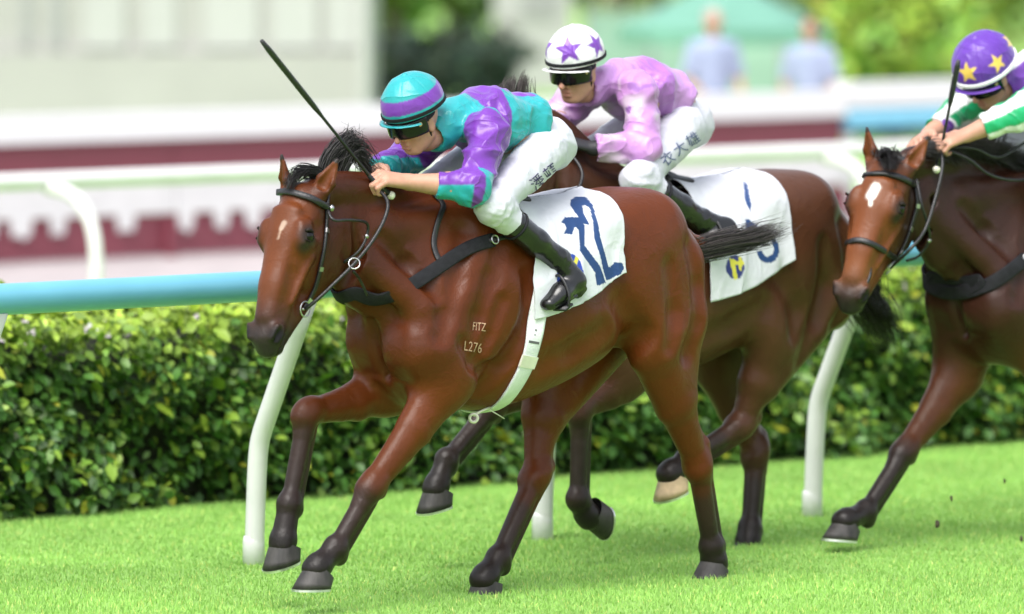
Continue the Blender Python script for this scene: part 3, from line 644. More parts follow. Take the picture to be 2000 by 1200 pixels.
    def groove(pts, r, depth, k, ridge=False):
        for sgn in (-1, 1):
            q = [np.array((x, surf(x, z, sgn), z)) for x, z in pts]
            for p_, q_ in zip(q[:-1], q[1:]):
                o_ = np.array((0, sgn*(r-depth) if not ridge else -sgn*(r-depth), 0))
                (Fd.add if ridge else Fd.sub)(cap(p_+o_, q_+o_, r, r), k)
    groove([(-.66, 1.38), (-.70, 1.22), (-.69, 1.06), (-.64, .94)], .045, .011, .035)      # between the hamstrings
    groove([(-.50, 1.30), (-.53, 1.12), (-.50, .98)], .045, .008, .04)
    groove([(.42, 1.46), (.50, 1.30), (.57, 1.14), (.60, 1.04)], .04, .007, .04)                      # behind the shoulder blade spine
    groove([(.58, 1.48), (.67, 1.30), (.74, 1.16), (.78, 1.08)], .04, .009, .04)                      # before the shoulder blade
    groove([(.30, 1.30), (.31, 1.12), (.40, .96), (.48, .84)], .04, .014, .035)                        # behind the elbow
    groove([(.66, 1.04), (.60, .96), (.52, .92), (.44, .94)], .03, .011, .03); groove([(.46, 1.20), (.52, 1.06), (.56, .98)], .03, .006, .03)
    groove([(.95, 1.46), (.84, 1.36), (.76, 1.24)], .03, .008, .035)
    groove([(-.22, 1.16), (-.34, 1.02), (-.33, .94)], .05, .014, .06)                    # stifle fold
    groove([(.20, .93), (.05, .97), (-.12, 1.05)], .05, .006, .06)
    V, Q = Fd.mesh(2)
    # --- coat colour
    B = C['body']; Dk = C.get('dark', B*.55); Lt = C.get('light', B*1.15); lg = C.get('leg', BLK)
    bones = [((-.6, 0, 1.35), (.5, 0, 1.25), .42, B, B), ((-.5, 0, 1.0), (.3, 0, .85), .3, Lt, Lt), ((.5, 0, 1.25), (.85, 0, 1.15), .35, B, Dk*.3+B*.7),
             (nk[0][0], nk[-1][0], .3, Dk*.55+B*.45, Dk*.75+B*.25), (hp(.1, 0, 0), hp(.40, 0, 0), .12, C.get('head', B), C.get('head', B)), (hp(.47, 0, 0), hp(.50, 0, 0), .10, C.get('nose', B*.8), C.get('nose', B*.8)),  # neck: darker own coat, plus shade towards the throat painted into the colour
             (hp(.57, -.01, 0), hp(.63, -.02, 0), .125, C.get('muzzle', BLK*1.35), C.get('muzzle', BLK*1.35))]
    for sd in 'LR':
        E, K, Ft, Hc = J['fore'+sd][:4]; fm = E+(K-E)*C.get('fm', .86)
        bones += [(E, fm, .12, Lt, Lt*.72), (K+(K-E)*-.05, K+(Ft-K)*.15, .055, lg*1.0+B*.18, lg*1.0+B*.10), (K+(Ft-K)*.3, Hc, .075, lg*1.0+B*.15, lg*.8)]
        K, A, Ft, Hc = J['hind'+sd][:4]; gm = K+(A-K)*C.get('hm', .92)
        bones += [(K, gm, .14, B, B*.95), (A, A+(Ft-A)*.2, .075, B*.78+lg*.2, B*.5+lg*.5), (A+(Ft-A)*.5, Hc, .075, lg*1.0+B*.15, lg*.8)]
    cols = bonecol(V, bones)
    for e, bs in (('earL', .062), ('earR', -.062)):
        d, t = segd(V, hp(.0, -.03, bs), J[e]); m = sstep(.05, .02, d)[:, None]*(t > .05)[:, None]; cols = cols*(1-m)+m*np.where((t > .90)[:, None], BLK*1.5, C.get('head', B)*.9)
    for s_ in (-1, 1):
        d = np.linalg.norm((V-hp(.19, .03, .1*s_)), axis=1); d = np.minimum(d, np.linalg.norm((V-hp(.225, .035, .092*s_)), axis=1)+.015); m = (sstep(.065, .024, d)*.88)[:, None]; cols = cols*(1-m)+BLK*1.2*m
        d = np.linalg.norm((V-hp(.568, .034, .06*s_)), axis=1); m = (sstep(.050, .024, d)*.95)[:, None]; cols = cols*(1-m)+BLK*.35*m
    for p, q, r, cc in C.get('marks', []):
        d, t = segd(V, hp(*p), hp(*q)); nz = .5+.5*np.sin(V@np.array([173., 211., 137.]))*np.sin(V@np.array([97., -151., 83.])); m = sstep(r*(1.0+.35*nz), r*.55, d)[:, None]*C.get('markw', 1.0); cols = cols*(1-m)+np.array(cc)*m
    t = empty(name, fr.matrix()); tag(t, label, 'horse', 'racehorses galloping along the rail')
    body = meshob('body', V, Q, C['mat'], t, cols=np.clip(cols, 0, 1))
    bv = BVHTree.FromPolygons([tuple(v) for v in V.tolist()], Q.tolist())
    # --- hooves with shoes
    def hoof(Ft, Hc, toe, m):
        d = nrmz(Hc-Ft); toe = nrmz(np.array(toe, float)); sd_ = nrmz(np.cross((0, 0, 1.) if abs(toe[2]) < .95 else (1., 0, 0), toe)); dn = -np.cross(toe, sd_); dn = dn if dn@d > 0 else -dn
        n = 24; rings = []; hsz = 1.14
        for tt in (-.12, 0, .35, .7, 1.0):
            ring = []
            for k in range(n):
                an = 2*math.pi*k/n; c, s_ = math.cos(an), math.sin(an); hf = .078 if c > 0 else .05
                fx = (c*(.046+.046*tt) if c > 0 else c*(.052-.004*tt))+.016*tt; sy = s_*(.053+.011*tt)
                hh = (.050+.030*c)*(1-tt)
                ring.append(Hc+(toe*fx+sd_*sy+dn*(.075-hh))*hsz)
            rings.append(ring)
        V = [p for r in rings for p in r]+[np.mean(rings[-1], 0)-dn*.015]; m_ = len(rings)
        F = [(i*n+k, i*n+(k+1) % n, (i+1)*n+(k+1) % n, (i+1)*n+k) for i in range(m_-1) for k in range(n)]+[((m_-1)*n+k, (m_-1)*n+(k+1) % n, m_*n) for k in range(n)]
        hb_ = meshob('hoof', V, F, m, t); sh = MB(); R1 = []; 
        for k in range(-9, 10):
            an = k/9*2.35; c, s_ = math.cos(an), math.sin(an); base = Hc+dn*.0765*hsz
            fx = (c*.094 if c > 0 else c*.046)+.016; sy = s_*.0645; fi = (c*.070 if c > 0 else c*.042)+.016; si = s_*.043
            R1 += [base+(toe*fx+sd_*sy)*hsz, base+(toe*fx+sd_*sy)*hsz+dn*.009, base+(toe*fi+sd_*si)*hsz+dn*.009, base+(toe*fi+sd_*si)*hsz]
        sh.add(R1, [(i*4+j, i*4+(j+1) % 4, i*4+4+(j+1) % 4, i*4+4+j) for i in range(18) for j in range(4)]+[(0, 1, 2, 3), (72, 73, 74, 75)])
        sh.build('horseshoe', M_shoe, hb_, smooth=False)
    for key in ('foreL', 'foreR', 'hindL', 'hindR'):
        q = J[key]; hoof(q[2], q[3], q[4], C.get('hoof_'+key, M_hoof))
    for s_ in (-1, 1):                                     # eyes
        e = MB(); e.ball(hp(.187, .022, .083*s_), .0280*sc); eo = e.build('eye', M_eye, t)
        d = nrmz(l*s_*.9+f*.45); lid = MB()
        for off, rr in ((-.017, .0065), (.019, .0035)):
            lid.tube(spl([hp(.187+.0, .026, .088*s_)+a*off*sc+d*.012+f*q_*.021+(-d*.006 if abs(q_) > .8 else d*.008)+a*(off*(-.25 if abs(q_) > .8 else .1)) for q_ in (-1, -.5, 0, .5, 1)], 12), rr, 8)
        lid.build('eyelid', M_lid, t)
    return t, body, bv, hp, Fd
M_hoof = mat('hoof_horn', (.032, .029, .027), .6, var=.6, scale=22, stretch=(1, 1, .3), bump=.15)
M_hoof_pale = mat('pale_hoof_horn', (.50, .36, .22), .5, var=.35, scale=14, bump=.15)
M_shoe = mat('aluminium_shoe', (.80, .80, .78), .40, metal=1.0, var=.2)
M_eye = mat('horse_eye', (.004, .003, .003), .14, spec=.4)
M_lid = mat('eyelid_skin', (.012, .008, .006), .6, spec=.2)

def strands(name, roots, paths, w, m, parent, jit=.01, cols=None):
    """hair as many thin three-sided strands following paths"""
    V = []; F = []
    for p in paths:
        k = len(p); n0 = len(V)
        for i in range(k):
            t = p[min(i+1, k-1)]-p[max(i-1, 0)]; u = nrmz(np.cross(t, (0.3, .2, 1))); v = nrmz(np.cross(t, u)); r = w*(1-.85*(i/(k-1))**1.5)
            V += [p[i]+u*r, p[i]-u*r*.5+v*r*.8, p[i]-u*r*.5-v*r*.8]
        F += [(n0+3*i+j, n0+3*i+(j+1) % 3, n0+3*i+3+(j+1) % 3, n0+3*i+3+j) for i in range(k-1) for j in range(3)]
    return meshob(name, np.array(V), np.array(F), m, parent)
M_hair = mat('black_horse_hair', (.012, .010, .010), .42, var=.4, scale=40, spec=.5)
M_hairb = mat('brown_black_horse_hair', (.045, .036, .034), .45, var=.4, scale=40, spec=.5)

def coat(name, bump=.22):
    m = mat(name, (.1, .03, .01), .40, var=.10, scale=7, attr='Col', spec=.24, bump=bump, bscale=26, stretch=(1, 1, 1))
    nt = m.node_tree; p = [n for n in nt.nodes if n.type == 'BSDF_PRINCIPLED'][0]
    nz = nt.nodes.new('ShaderNodeTexNoise'); nz.inputs['Scale'].default_value = 9; nz.inputs['Detail'].default_value = 4
    mr = nt.nodes.new('ShaderNodeMapRange'); mr.inputs['To Min'].default_value = .31; mr.inputs['To Max'].default_value = .46
    nt.links.new(nz.outputs['Fac'], mr.inputs[0]); nt.links.new(mr.outputs[0], p.inputs['Roughness'])
    b0 = [n for n in nt.nodes if n.type == 'BUMP'][0]; b0.inputs['Strength'].default_value = .20; b0.inputs['Distance'].default_value = .02          # flesh
    n0 = b0.inputs['Height'].links[0].from_node; n0.inputs['Scale'].default_value = 13; n0.inputs['Detail'].default_value = 2; n0.inputs['Distortion'].default_value = .8
    tc = [n for n in nt.nodes if n.type == 'TEX_COORD'][0]; mp = nt.nodes.new('ShaderNodeMapping'); mp.inputs['Scale'].default_value = (60, 260, 160); nt.links.new(tc.outputs['Object'], mp.inputs[0])
    n2 = nt.nodes.new('ShaderNodeTexNoise'); n2.inputs['Scale'].default_value = 1; n2.inputs['Detail'].default_value = 3; nt.links.new(mp.outputs[0], n2.inputs['Vector'])   # lie of the hair
    b2 = nt.nodes.new('ShaderNodeBump'); b2.inputs['Strength'].default_value = .16; b2.inputs['Distance'].default_value = .006; nt.links.new(n2.outputs['Fac'], b2.inputs['Height']); nt.links.new(b0.outputs[0], b2.inputs['Normal']); 
    nv = nt.nodes.new('ShaderNodeTexNoise'); nv.inputs['Scale'].default_value = 5.5; nv.inputs['Detail'].default_value = 1.5; nv.inputs['Distortion'].default_value = 1.2; nt.links.new(tc.outputs['Object'], nv.inputs['Vector'])      # veins under the skin
    m1 = nt.nodes.new('ShaderNodeMath'); m1.operation = 'SUBTRACT'; m1.inputs[1].default_value = .5; nt.links.new(nv.outputs['Fac'], m1.inputs[0]); m2 = nt.nodes.new('ShaderNodeMath'); m2.operation = 'ABSOLUTE'; nt.links.new(m1.outputs[0], m2.inputs[0])
    m3 = nt.nodes.new('ShaderNodeMapRange'); m3.inputs['From Max'].default_value = .022; m3.inputs['To Min'].default_value = 1; m3.inputs['To Max'].default_value = 0; m3.interpolation_type = 'SMOOTHSTEP'; nt.links.new(m2.outputs[0], m3.inputs[0])
    b3 = nt.nodes.new('ShaderNodeBump'); b3.inputs['Strength'].default_value = .10; b3.inputs['Distance'].default_value = .006; nt.links.new(m3.outputs[0], b3.inputs['Height']); nt.links.new(b2.outputs[0], b3.inputs['Normal']); nt.links.new(b3.outputs[0], p.inputs['Normal'])
    return m
M_coat1 = coat('bright_bay_coat'); M_coat2 = coat('brown_coat'); M_coat3 = coat('dark_bay_coat')

# ---- the leading horse
A225 = math.radians(225)
H1 = Frame(RN*-.12, A225); P = H1.P
a_, f_, l_ = head_axes(math.radians(19), math.radians(10))
J1 = dict(
    neck=[((.52, 0, 1.24), .17, .33), ((.70, 0, 1.31), .14, .28), ((.93, 0, 1.41), .095, .225), ((1.13, 0, 1.49), .062, .17)],
    crest=[np.array(p) for p in ((.42, 0, 1.57), (.62, 0, 1.595), (.85, 0, 1.64), (1.05, 0, 1.66), (1.22, 0, 1.645))],
    psL=(.765, .160, 1.02), psR=(.735, -.145, 1.04),
    foreL=[P(868, 760, .16), P(726, 950, .14), P(655, 1072, .12), P(622, 1106, .115), (1, 0, .02)],
    foreR=[P(762, 770, -.16), P(600, 806, -.16), P(565, 985, -.145), P(553, 1055, -.14), (1, 0, -.30)],
    hindL=[P(1282, 690, .185), P(1362, 905, .12), P(1389, 1068, .085), P(1394, 1094, .08), (1, 0, -.03)],
    hindR=[P(1070, 720, -.185), P(1046, 930, -.12), P(973, 1092, -.085), P(948, 1126, -.075), (1, 0, -.32)],
    dock=[np.array(p) for p in ((-.72, 0, 1.42), (-.86, .0, 1.40), (-.97, .0, 1.365), (-1.06, .0, 1.33))],
    poll=(1.30, .005, 1.665), hax=(a_, f_, l_), hscale=1.07, hwide=1.12, earL=P(659, 312, .12), earR=P(550, 304, -.06))
C1 = dict(body=np.array([.098, .0215, .0042]), dark=np.array([.030, .0080, .0035]), light=np.array([.122, .029, .0055]), head=np.array([.118, .031, .0075]), nose=np.array([.052, .0175, .009]), mat=M_coat1,
          marks=[((.155, .075, .018), (.175, .078, .014), .013, (.55, .42, .34)), ((.18, .078, .012), (.215, .078, .010), .006, (.5, .36, .28))], markw=.5)
h1, body1, bv1, hp1, Fd1 = make_horse(H1, J1, C1, .0065, 'horse', 'leading bright bay horse wearing white cloth number 12, rider in teal and purple')


# ---- the second horse, on the rail side
_H = Frame(RN*.70, A225); H2 = Frame(RN*.70+_H.F*(_H.P(1500, 325, 0)[0]+.45), A225); P = H2.P
a_, f_, l_ = head_axes(math.radians(30), 0)
J2 = dict(
    neck=[((.52, 0, 1.24), .17, .33), ((.68, 0, 1.36), .14, .28), ((.85, 0, 1.54), .105, .215), ((1.0, 0, 1.68), .082, .165)],
    crest=[np.array(p) for p in ((.42, 0, 1.57), (.56, 0, 1.63), (.72, 0, 1.74), (.88, 0, 1.84), (1.04, 0, 1.86))],
    psL=(.765, .160, 1.02), psR=(.735, -.145, 1.04),
    foreL=[P(1222, 742, .16), P(1133, 800, .15), P(1128, 975, .145), P(1146, 1005, .14), (-.1, 0, -1)],
    foreR=[P(1085, 735, -.16), P(955, 800, -.15), P(872, 900, -.14), P(853, 948, -.135), (1, 0, -.25)],
    hindL=[P(1505, 680, .185), P(1446, 832, .12), P(1342, 898, .09), P(1312, 922, .085), (1, 0, -.35)],
    hindR=[P(1410, 725, -.185), P(1476, 885, -.12), P(1464, 1032, -.09), P(1461, 1056, -.085), (1, 0, -.05)],
    dock=[np.array(p) for p in ((-.72, 0, 1.42), (-.86, .0, 1.38), (-.95, .0, 1.29), (-.99, .0, 1.20))],
    poll=(1.10, 0, 1.86), hax=(a_, f_, l_), hscale=1.05, hwide=1.1, earL=(1.03, .10, 2.0), earR=(1.03, -.10, 2.0))
C2 = dict(body=np.array([.074, .028, .0135]), dark=np.array([.05, .02, .012]), light=np.array([.072, .028, .0135]), head=np.array([.06, .022, .012]), nose=np.array([.05, .02, .012]), leg=BLK*1.15, mat=M_coat2, hoof_hindL=M_hoof_pale, fm=.7, hm=.7)
h2, body2, bv2, hp2, Fd2 = make_horse(H2, J2, C2, .009, 'horse', 'dark brown horse between the leading horse and the rail, rider in lilac')

# ---- the third horse, cut by the right edge
N3 = .12
_H = Frame(RN*N3, A225); H3 = Frame(RN*N3+_H.F*(_H.P(1745, 318, 0)[0]-1.28), A225); P = H3.P
a_, f_, l_ = head_axes(math.radians(20), math.radians(24), 0, math.radians(9))
J3 = dict(
    neck=[((.52, 0, 1.24), .17, .33), ((.70, 0, 1.31), .14, .28), ((.93, 0, 1.41), .095, .225), ((1.12, 0, 1.49), .062, .17)],
    crest=[np.array(p) for p in ((.42, 0, 1.57), (.62, 0, 1.60), (.85, 0, 1.65), (1.05, 0, 1.665), (1.22, 0, 1.65))],
    psL=(.765, .160, 1.02), psR=(.735, -.145, 1.04),
    foreL=[np.array((.56, .16, .85)), np.array((.40, .15, .50)), np.array((.16, .14, .38)), np.array((.10, .14, .32)), (-.3, 0, -1)],
    foreR=[P(1872, 742, -.16), P(1766, 882, -.15), P(1690, 1000, -.14), P(1654, 1016, -.135), (1, 0, .12)],
    hindL=[np.array((-.45, .185, .93)), np.array((-.75, .12, .52)), np.array((-.90, .085, .15)), np.array((-.87, .08, .08)), (1, 0, 0)],
    hindR=[np.array((-.30, -.185, .88)), np.array((-.25, -.12, .47)), np.array((.02, -.09, .3)), np.array((.08, -.08, .24)), (1, 0, -.3)],
    dock=[np.array(p) for p in ((-.72, 0, 1.42), (-.86, .0, 1.40), (-.97, .0, 1.365), (-1.06, .0, 1.33))],
    poll=(1.34, .03, 1.66), hax=(a_, f_, l_), hscale=1.06, hwide=1.20, earL=P(1812, 268, .13), earR=P(1693, 250, -.06))
C3 = dict(body=np.array([.038, .0125, .007]), dark=np.array([.022, .009, .006]), light=np.array([.095, .030, .011]), head=np.array([.150, .044, .013]), nose=np.array([.21, .072, .024]), muzzle=BLK*1.3, mat=M_coat3, fm=.72,
          marks=[((.130, .075, .0), (.165, .078, -.004), .026, (.75, .72, .68)), ((.165, .078, -.004), (.205, .08, .002), .010, (.7, .66, .6))])
h3, body3, bv3, hp3, Fd3 = make_horse(H3, J3, C3, .008, 'horse', 'dark bay horse with white star at the right edge, purple capped rider')

# ================================================================== JOCKEYS
def _hash(i): 
    i = i.astype(np.int64); n = (i[..., 0]*73856093) ^ (i[..., 1]*19349663) ^ (i[..., 2]*83492791); n = (n ^ (n >> 13))*1274126177 & 0x7fffffff; return ((n ^ (n >> 16)) & 0xffff)/65535.
def vnoise(P, sc):
    q = np.asarray(P)*sc; i = np.floor(q); t = q-i; t = t*t*(3-2*t); r = 0
    for dx in (0, 1):
        for dy in (0, 1):
            for dz in (0, 1):
                w = (t[:, 0] if dx else 1-t[:, 0])*(t[:, 1] if dy else 1-t[:, 1])*(t[:, 2] if dz else 1-t[:, 2]); r = r+w*_hash(i+np.array([dx, dy, dz]))
    return r
def fnormals(Fd, V):
    e = Fd.h; g = np.stack([Fd.sample(V+np.eye(3)[k]*e)-Fd.sample(V-np.eye(3)[k]*e) for k in range(3)], 1); return g/(np.linalg.norm(g, axis=1)[:, None]+1e-9)
def folds(V, axis, sc=22, sq=.35):
    """ridged cloth folds running along axis"""
    ax = nrmz(axis); W = V-(V@ax)[:, None]*ax*(1-sq); w2 = W+.03*np.stack([vnoise(V+k, 9) for k in (3, 7, 11)], 1); n = vnoise(w2, sc); m = vnoise(w2+5, sc*2.1)
    return (1-np.abs(2*n-1))**2*.7+(1-np.abs(2*m-1))**2*.3-.4
def lap(V, Q, it=1, lam=.5):
    e = np.vstack([Q[:, [0, 1]], Q[:, [1, 2]], Q[:, [2, 3]], Q[:, [3, 0]]]); n = len(V); deg = np.maximum(np.bincount(e[:, 0], minlength=n)+np.bincount(e[:, 1], minlength=n), 1)
    for _ in range(it):
        av = np.stack([np.bincount(e[:, 0], V[e[:, 1], k], n)+np.bincount(e[:, 1], V[e[:, 0], k], n) for k in range(V.shape[1])], 1)/deg[:, None]; V = V+lam*(av-V)
    return V
def wrinkle(m, stretch, scale, strength, dist, rot=(.4, .3, .6)):
    """thin-cloth creases: sharp ridges from folded noise"""
    nt = m.node_tree; N = nt.nodes; L = nt.links; p = [n for n in N if n.type == 'BSDF_PRINCIPLED'][0]; b0 = [n for n in N if n.type == 'BUMP'][0]; tc = [n for n in N if n.type == 'TEX_COORD'][0]
    mp = N.new('ShaderNodeMapping'); mp.inputs['Scale'].default_value = stretch; mp.inputs['Rotation'].default_value = rot; L.new(tc.outputs['Object'], mp.inputs[0])
    nz = N.new('ShaderNodeTexNoise'); nz.inputs['Scale'].default_value = scale; nz.inputs['Detail'].default_value = 1.5; nz.inputs['Distortion'].default_value = .7; L.new(mp.outputs[0], nz.inputs['Vector'])
    a = N.new('ShaderNodeMath'); a.operation = 'SUBTRACT'; a.inputs[1].default_value = .5; L.new(nz.outputs['Fac'], a.inputs[0]); c = N.new('ShaderNodeMath'); c.operation = 'ABSOLUTE'; L.new(a.outputs[0], c.inputs[0]); d = N.new('ShaderNodeMath'); d.operation = 'SQRT'; L.new(c.outputs[0], d.inputs[0])
    b = N.new('ShaderNodeBump'); b.invert = True; b.inputs['Strength'].default_value = strength; b.inputs['Distance'].default_value = dist; L.new(d.outputs[0], b.inputs['Height']); L.new(b0.outputs[0], b.inputs['Normal']); L.new(b.outputs[0], p.inputs['Normal']); return m
def silk(name): return wrinkle(mat(name, (.1, .1, .1), .31, var=.06, scale=10, attr='Col', bump=.12, bscale=120, spec=.42, sheen=.12), (1, .35, 1), 9, .55, .02)
M_silk = silk('racing_silk')
M_breech = mat('white_breeches', (.54, .54, .61), .7, var=.03, scale=10, bump=.15, bscale=110); wrinkle(M_breech, (1, .3, .7), 11, .32, .012)
M_boot = mat('black_boot_leather', (.008, .008, .009), .26, var=.3, scale=10, coat=.15, spec=.5, bump=.15, bscale=30)
M_blackm = mat('black_webbing', (.010, .010, .013), .75, spec=.25, var=.3, scale=40, bump=.2, bscale=200)
M_lens = mat('goggle_lens', (.006, .006, .008), .16, spec=.35)
M_gold = mat('gold_print', (.45, .36, .14), .4)
M_navy = mat('navy_print', (.012, .035, .16), .6, var=.2, scale=30)
M_ink = mat('dark_ink', (.035, .025, .10), .7)
SKIN = np.array([.46, .25, .175])

def fist(Fd, wr, kn, pal, side, r=1.0):
    """closed hand: wr wrist, kn knuckle row centre, pal direction the palm faces, side across the knuckles (towards the little finger)"""
    wr = np.array(wr); kn = np.array(kn); f = nrmz(kn-wr); pal = nrmz(pal-f*(np.dot(pal, f))); sd = np.cross(f, pal); sd = sd if sd@side > 0 else -sd
    Fd.add(cap(wr, kn-f*.015, (.026*r, .021*r), (.036*r, .017*r), u=sd), .012)
    for k, (ln, rr) in enumerate(((.044, .0098), (.048, .0102), (.045, .0096), (.037, .0085))):
        b = kn+sd*(-.030+.0195*k)*r+f*(.004 if k in (1, 2) else -.002)
        m = b+(f*.60+pal*.62)*ln*.85*r; t = m+(-f*.45+pal*.72)*ln*.62*r; e = t+(-f*.85-pal*.1)*ln*.45*r
        Fd.add(cap(b, m, rr*r, rr*.95*r), .004); Fd.add(cap(m, t, rr*.95*r, rr*.88*r), .003); Fd.add(cap(t, e, rr*.88*r, rr*.75*r), .003)
        Fd.add(ell(b, (rr*1.12*r,)*3), .004)
    tb = wr+f*.03-sd*.030*r+pal*.006; tm = tb+(f*.72-sd*.35+pal*.45)*.034*r; tt = tm+(f*.55+sd*.45+pal*.5)*.032*r
    Fd.add(cap(tb, tm, .0135*r, .0115*r), .008); Fd.add(cap(tm, tt, .0112*r, .0085*r), .003)
    return kn+f*.012*r+pal*.026*r, sd

def make_jockey(fr, K, name, label):
    """K: joints in the horse frame and the outfit"""
    t = empty(name, fr.matrix()); tag(t, label, 'person', 'jockeys riding in the race')
    hC = np.array(K['head']); hf, hl, hu = K['hax']
    def hp(x, y, z): return hC+hf*x+hl*y+hu*z                      # head frame: forward, left, up (origin mid head)
    neck, chest, waist, pel = (np.array(K[k]) for k in ('neck', 'chest', 'waist', 'pelvis')); sp = nrmz(chest-waist)
    ups = nrmz(np.cross(np.cross(sp, (0, 0, 1)), sp))
    pts = [hC, neck, chest, waist, pel]+[np.array(p) for k in ('armL', 'armR', 'legL', 'legR') for p in K[k]]
    lo = np.min(pts, 0)-.22; hi = np.max(pts, 0)+.22; h = K.get('h', .0048)
    B = Field(lo, hi, h)
    # trunk
    B.add(cap(chest, waist, (.150, .105), (.125, .090)), .04); B.add(cap(waist, pel, (.125, .09), (.150, .110)), .05)
    B.add(cap(neck-sp*.02, chest, (.085, .06), (.16, .10)), .05); B.add(cap(neck-sp*.06, hp(-.03, 0, -.09), (.055, .055), (.050, .050)), .02)
    # head
    B.add(ell(hp(-.012, 0, .03), (.098, .078, .098), [hf, hl, hu]), .02); B.add(ell(hp(.022, 0, -.035), (.068, .062, .075), [hf, hl, hu]), .03)
    B.add(cap(hp(.03, 0, -.085), hp(.062, 0, -.098), (.038, .026), (.024, .018), u=hl), .025)           # jaw and chin
    for s in (-1, 1):
        B.add(cap(hp(-.012, .058*s, -.055), hp(.05, .026*s, -.098), (.014, .02), (.014, .015), u=hl), .025)
        B.add(ell(hp(.060, .040*s, -.022), (.022, .022, .018), [hf, hl, hu]), .022)                      # cheekbone
        B.sub(ell(hp(.092, .033*s, .012), (.016, .018, .012), [hf, hl, hu]), .012); B.add(ell(hp(.070, .033*s, .010), (.0125,)*3), .003)
        B.add(ell(hp(-.010, .078*s, -.012), (.020, .009, .032), [nrmz(hf*.9-hl*s*.3), nrmz(hl*s), hu]), .006); B.sub(ell(hp(-.006, .090*s, -.010), (.010, .007, .016), [hf, hl, hu]), .005)
        B.add(ell(hp(.092, .012*s, -.036), (.010, .009, .008), [hf, hl, hu]), .006)                       # nostril wings
    B.add(cap(hp(.070, 0, .030), hp(.072, 0, .022), (.055, .014), (.052, .014), u=hl), .016)             # brow
    B.add(cap(hp(.083, 0, .012), hp(.116, 0, -.032), (.010, .011), (.014, .012), u=hl), .009)            # nose
    B.add(cap(hp(.086, -.016, -.060), hp(.086, .016, -.060), .0075, .0075), .006); B.add(cap(hp(.084, -.014, -.076), hp(.084, .014, -.076), .0085, .0085), .006)
    B.sub(cap(hp(.094, -.024, -.068), hp(.094, .024, -.068), .0045, .0045), .004)
    grip = {}
    for sd, s in (('L', 1), ('R', -1)):
        S, E, Wr, Kn = (np.array(p) for p in K['arm'+sd]); B.add(ell(S, (.06, .055, .06)), .05); B.add(cap(S, E, .052, .040), .04)
        ax = nrmz(Wr-E); B.add(cap(E, E+(Wr-E)*.35, (.048, .048), (.054, .052)), .02); B.add(cap(E+(Wr-E)*.35, Wr, (.054, .050), (.037, .032)), .02)
        pal = np.array(K.get('pal'+sd, (0, -s*.6, -.8))); grip[sd] = fist(B, Wr, Kn, pal, np.array(K.get('side'+sd, (0, 0, -1.))), K.get('hand', 1.0))
        Hp, Kn_, An, Toe, Heel = (np.array(p) for p in K['leg'+sd]); B.add(cap(Hp, Kn_, .085, .056), .05); B.add(cap(Kn_, An, .046, .032), .02)
        B.add(cap(Kn_+(An-Kn_)*.1, Kn_+(An-Kn_)*.5-np.array((0, 0, .005)), .045, .040), .02); B.add(cap(Heel, Toe, (.034, .034), (.030, .022)), .02); B.add(cap(An, Heel, .034, .032), .02)
    V, Q = B.mesh(1)
    cols = np.tile(K.get('skin', SKIN), (len(V), 1)); d = np.linalg.norm(V-hp(.085, 0, -.068), axis=1); m = (sstep(.032, .014, d)*.55)[:, None]; cols = cols*(1-m)+np.array([.34, .12, .10])*m
    d = np.linalg.norm(V-hp(.105, 0, -.03), axis=1); m = (sstep(.05, .01, d)*.3)[:, None]; cols = cols*(1-m)+np.array([.5, .2, .15])*m
    d = np.linalg.norm(V-hp(.03, 0, -.09), axis=1); m = (sstep(.075, .03, d)*K.get('beard', .0))[:, None]; cols = cols*(1-m)+np.array([.22, .14, .11])*m
    if 'glove' in K:
        for sd in 'LR':
            Wr, Kn = np.array(K['arm'+sd][2]), np.array(K['arm'+sd][3]); tt = ((V-Wr)@nrmz(Kn-Wr)); d = np.linalg.norm(V-Wr, axis=1); m = ((tt > -.02) & (d < .2))[:, None]; cols = np.where(m, np.array(K['glove']), cols)
    body = meshob('body', V, Q, M_skin, t, cols=cols)
    # jacket
    Jf = Field(lo, hi, h); gr = .016
    Jf.add(cap(chest+ups*.012, waist+ups*.018, (.165, .118), (.150, .112)), .05); Jf.add(cap(waist+ups*.018, waist+(pel-waist)*K.get('tuck', .62)+ups*.01, (.150, .112), (.152, .112)), .04)
    Jf.add(cap(neck-sp*.03-ups*.005, chest+ups*.012, (.085, .068), (.172, .112)), .06)
    Jf.add(cap(neck-sp*.02, neck+(hp(-.03, 0, -.09)-neck)*.75, (.088, .080), (.074, .070)), .05)
    arms = {}
    for sd, s in (('L', 1), ('R', -1)):
        S, E, Wr, Kn = (np.array(p) for p in K['arm'+sd]); c = E+(Wr-E)*K.get('cuff'+sd, .50); arms[sd] = (S, E, c)
        Jf.add(ell(S, (.076, .072, .078)), .06); Jf.add(cap(S, E, .074, .062), .05); Jf.add(cap(E, c, .064, .056), .03); Jf.add(cap(S*.6+E*.4+np.array((0, .0, -.025)), E+np.array((0, 0, -.02)), .055, .055), .04)
        e = nrmz(c-E); Jf.sub(cap(c+e*.085, c+e*.3, .09, .09), .004)
    nd = nrmz(hp(-.03, 0, -.09)-neck); ne = neck+(hp(-.03, 0, -.09)-neck)*.75; Jf.sub(cap(ne+nd*.055, ne+nd*.2, .068, .10), .008)
    wp = waist+(pel-waist)*K.get('tuck', .62); Jf.sub(cap(wp-sp*.14, wp-sp*.40, .25, .25), .01)
    V, Q = Jf.mesh(1); N = fnormals(Jf, V)
    amp = np.zeros(len(V)); fo = folds(V, np.array([.35, 1, .25]), 10, .2)*.026+folds(V+3, sp+np.array((0, .8, -.3)), 8, .25)*.018
